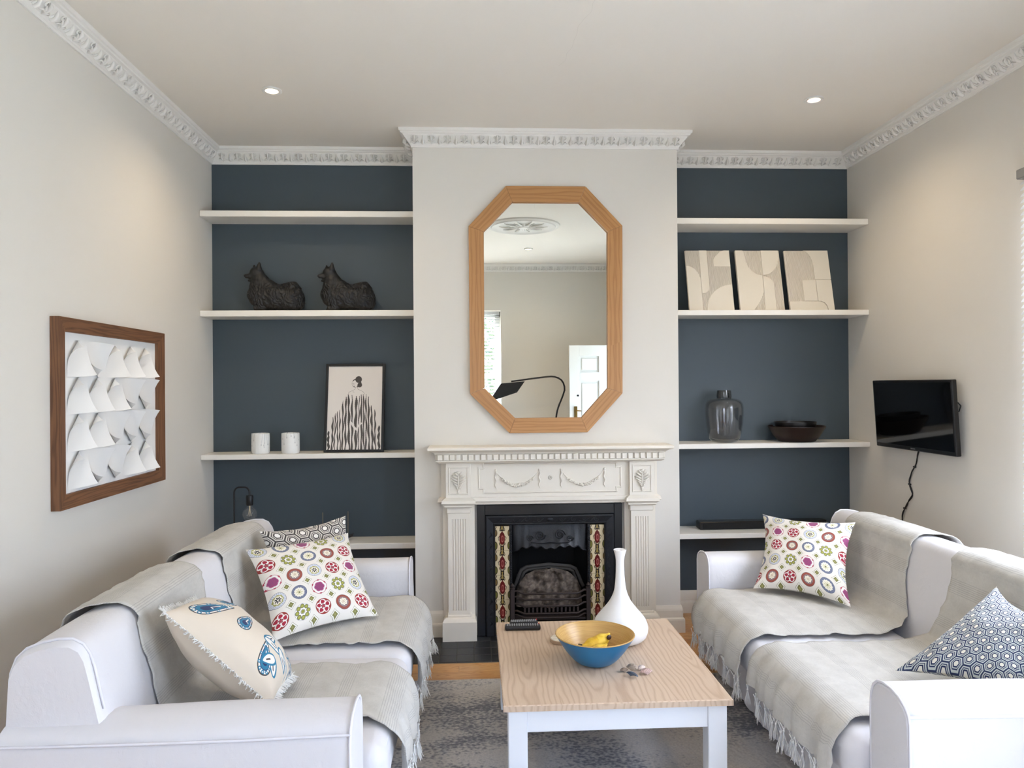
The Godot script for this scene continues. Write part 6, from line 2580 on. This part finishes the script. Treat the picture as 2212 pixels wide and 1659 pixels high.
func television() -> void:
	# lower edge sits closer to the wall than the upper one
	var tl := Vector3(2.474, 1.563, 0.080)
	var bl := Vector3(2.499, 1.157, 0.080)
	var zlen := 0.742
	var up := (tl - bl).normalized()
	var along := Vector3(0.014, 0.0, zlen).normalized()
	var out := up.cross(along).normalized()
	if out.x > 0:
		out = -out
	var hgt := tl.distance_to(bl)
	var o := (bl + along * zlen * 0.5)
	var t := thing("television", "small black flat television on a tilting wall bracket", "television", o)
	var frame := Transform3D(Basis(along, up, out), Vector3.ZERO)
	var dark := paint("black_television_plastic", rgb(18, 19, 21), 0.3)
	var b := MB.new()
	b.xf = frame
	b.span(Vector3(-zlen / 2, 0, -0.028), Vector3(zlen / 2, hgt, 0.0), 0.004)
	b.span(Vector3(-zlen * 0.36, hgt * 0.12, -0.045), Vector3(zlen * 0.36, hgt * 0.80, -0.027), 0.008)
	part("case", b.done(), dark, t)
	b = MB.new()
	b.xf = frame
	b.span(Vector3(-zlen / 2 + 0.014, 0.024, -0.002), Vector3(zlen / 2 - 0.014, hgt - 0.014, 0.0012))
	part("screen", b.done(), paint("dark_glossy_screen", rgb(6, 7, 9), 0.06), t)
	var tm := TextMesh.new()
	tm.text = "SAMSUNG"
	var fnt := SystemFont.new()
	fnt.font_names = PackedStringArray(["Droid Sans"])
	tm.font = fnt
	tm.font_size = 16
	tm.pixel_size = 0.0006
	tm.depth = 0.0006
	var lt := part("lettering", tm, paint("silver_lettering", rgb(150, 152, 156), 0.4), t)
	lt.transform = frame * Transform3D(Basis(Vector3.UP, 0.0), Vector3(0.0, 0.012, 0.0015))
	# along x of the text must read from the viewer's side
	lt.transform = Transform3D(Basis(along, up, out) if along.cross(up).dot(out) > 0 else Basis(-along, up, out), frame * Vector3(0, 0.012, 0.0012))
	b = MB.new()
	b.box(Vector3(XR - 0.004, 1.36, 0.45) - o, Vector3(0.006, 0.20, 0.16), 0.002)
	b.box(Vector3(XR - 0.022, 1.36, 0.45) - o, Vector3(0.04, 0.05, 0.05), 0.003)
	part("wall_bracket", b.done(), M.black, t)
	# aerial loop beside the case
	b = MB.new()
	b.tube(PackedVector3Array([Vector3(2.535, 1.47, 0.70), Vector3(2.545, 1.455, 0.765), Vector3(2.552, 1.425, 0.800), Vector3(2.552, 1.395, 0.785), Vector3(2.545, 1.382, 0.72)].map(func(p): return p - o)), 0.003, 6)
	part("loop_cable", b.done(), M.black, t)
	# ---- power cord down the wall
	var c := Vector3(XR, 0.70, 0.25)
	t = thing("power_cord", "black taped power cord hanging down the wall below the television", "cord", c)
	var pts := []
	for q in [[1.16, 0.428], [1.123, 0.412], [1.06, 0.385], [1.01, 0.345], [0.965, 0.328], [0.92, 0.348], [0.887, 0.354], [0.84, 0.317], [0.79, 0.275], [0.75, 0.258], [0.70, 0.249], [0.62, 0.235], [0.40, 0.22]]:
		pts.append(Vector2(q[1], q[0]))
	var cv := curve_through(pts, 60)
	for s in [-1.0, 1.0]:
		var p := PackedVector3Array()
		for k in cv.size():
			p.append(Vector3(XR - 0.008 + 0.0025 * cos(k * 0.8 + s) * s, cv[k].y, cv[k].x + 0.0028 * sin(k * 0.6) * s) - c)
		b = MB.new()
		b.tube(p, 0.0034, 6)
		part("flex", b.done(), M.black, t)
	for y in [8, 17, 30, 44]:
		b = MB.new()
		b.tube(PackedVector3Array([Vector3(XR - 0.009, cv[y].y, cv[y].x - 0.010) - c, Vector3(XR - 0.009, cv[y].y, cv[y].x + 0.011) - c]), 0.005, 6)
		part("cable_tie", b.done(), M.black, t)

func arc_lamp() -> void:
	var o := Vector3(1.0, 0.0, 4.74)
	var t := thing("arc_floor_lamp", "black arched floor lamp with flat shade, reflected low in the mirror", "floor lamp", o)
	var b := MB.new()
	b.lathe(PackedVector2Array([Vector2(0, 0), Vector2(0.14, 0), Vector2(0.14, 0.015), Vector2(0, 0.02)]), 32)
	part("base", b.done(), M.black, t)
	var p := PackedVector3Array()
	for q in curve_through([Vector2(0, 0.01), Vector2(0.0, 0.6), Vector2(0.02, 1.15), Vector2(0.10, 1.40), Vector2(0.13, 1.50), Vector2(0.10, 1.60), Vector2(0.02, 1.65), Vector2(-0.10, 1.655), Vector2(-0.55, 1.60)], 50):
		p.append(Vector3(q.x, q.y, 0))
	b = MB.new()
	b.tube(p, 0.011, 8)
	part("stem", b.done(), M.black, t)
	b = MB.new()
	b.prism(PackedVector2Array([Vector2(-0.80, 1.40), Vector2(-0.68, 1.575), Vector2(-0.38, 1.60), Vector2(-0.48, 1.46), Vector2(-0.74, 1.375)]), 0.12, Transform3D(Basis(), Vector3(0, 0, -0.06)))
	part("shade", b.done(), M.black, t)
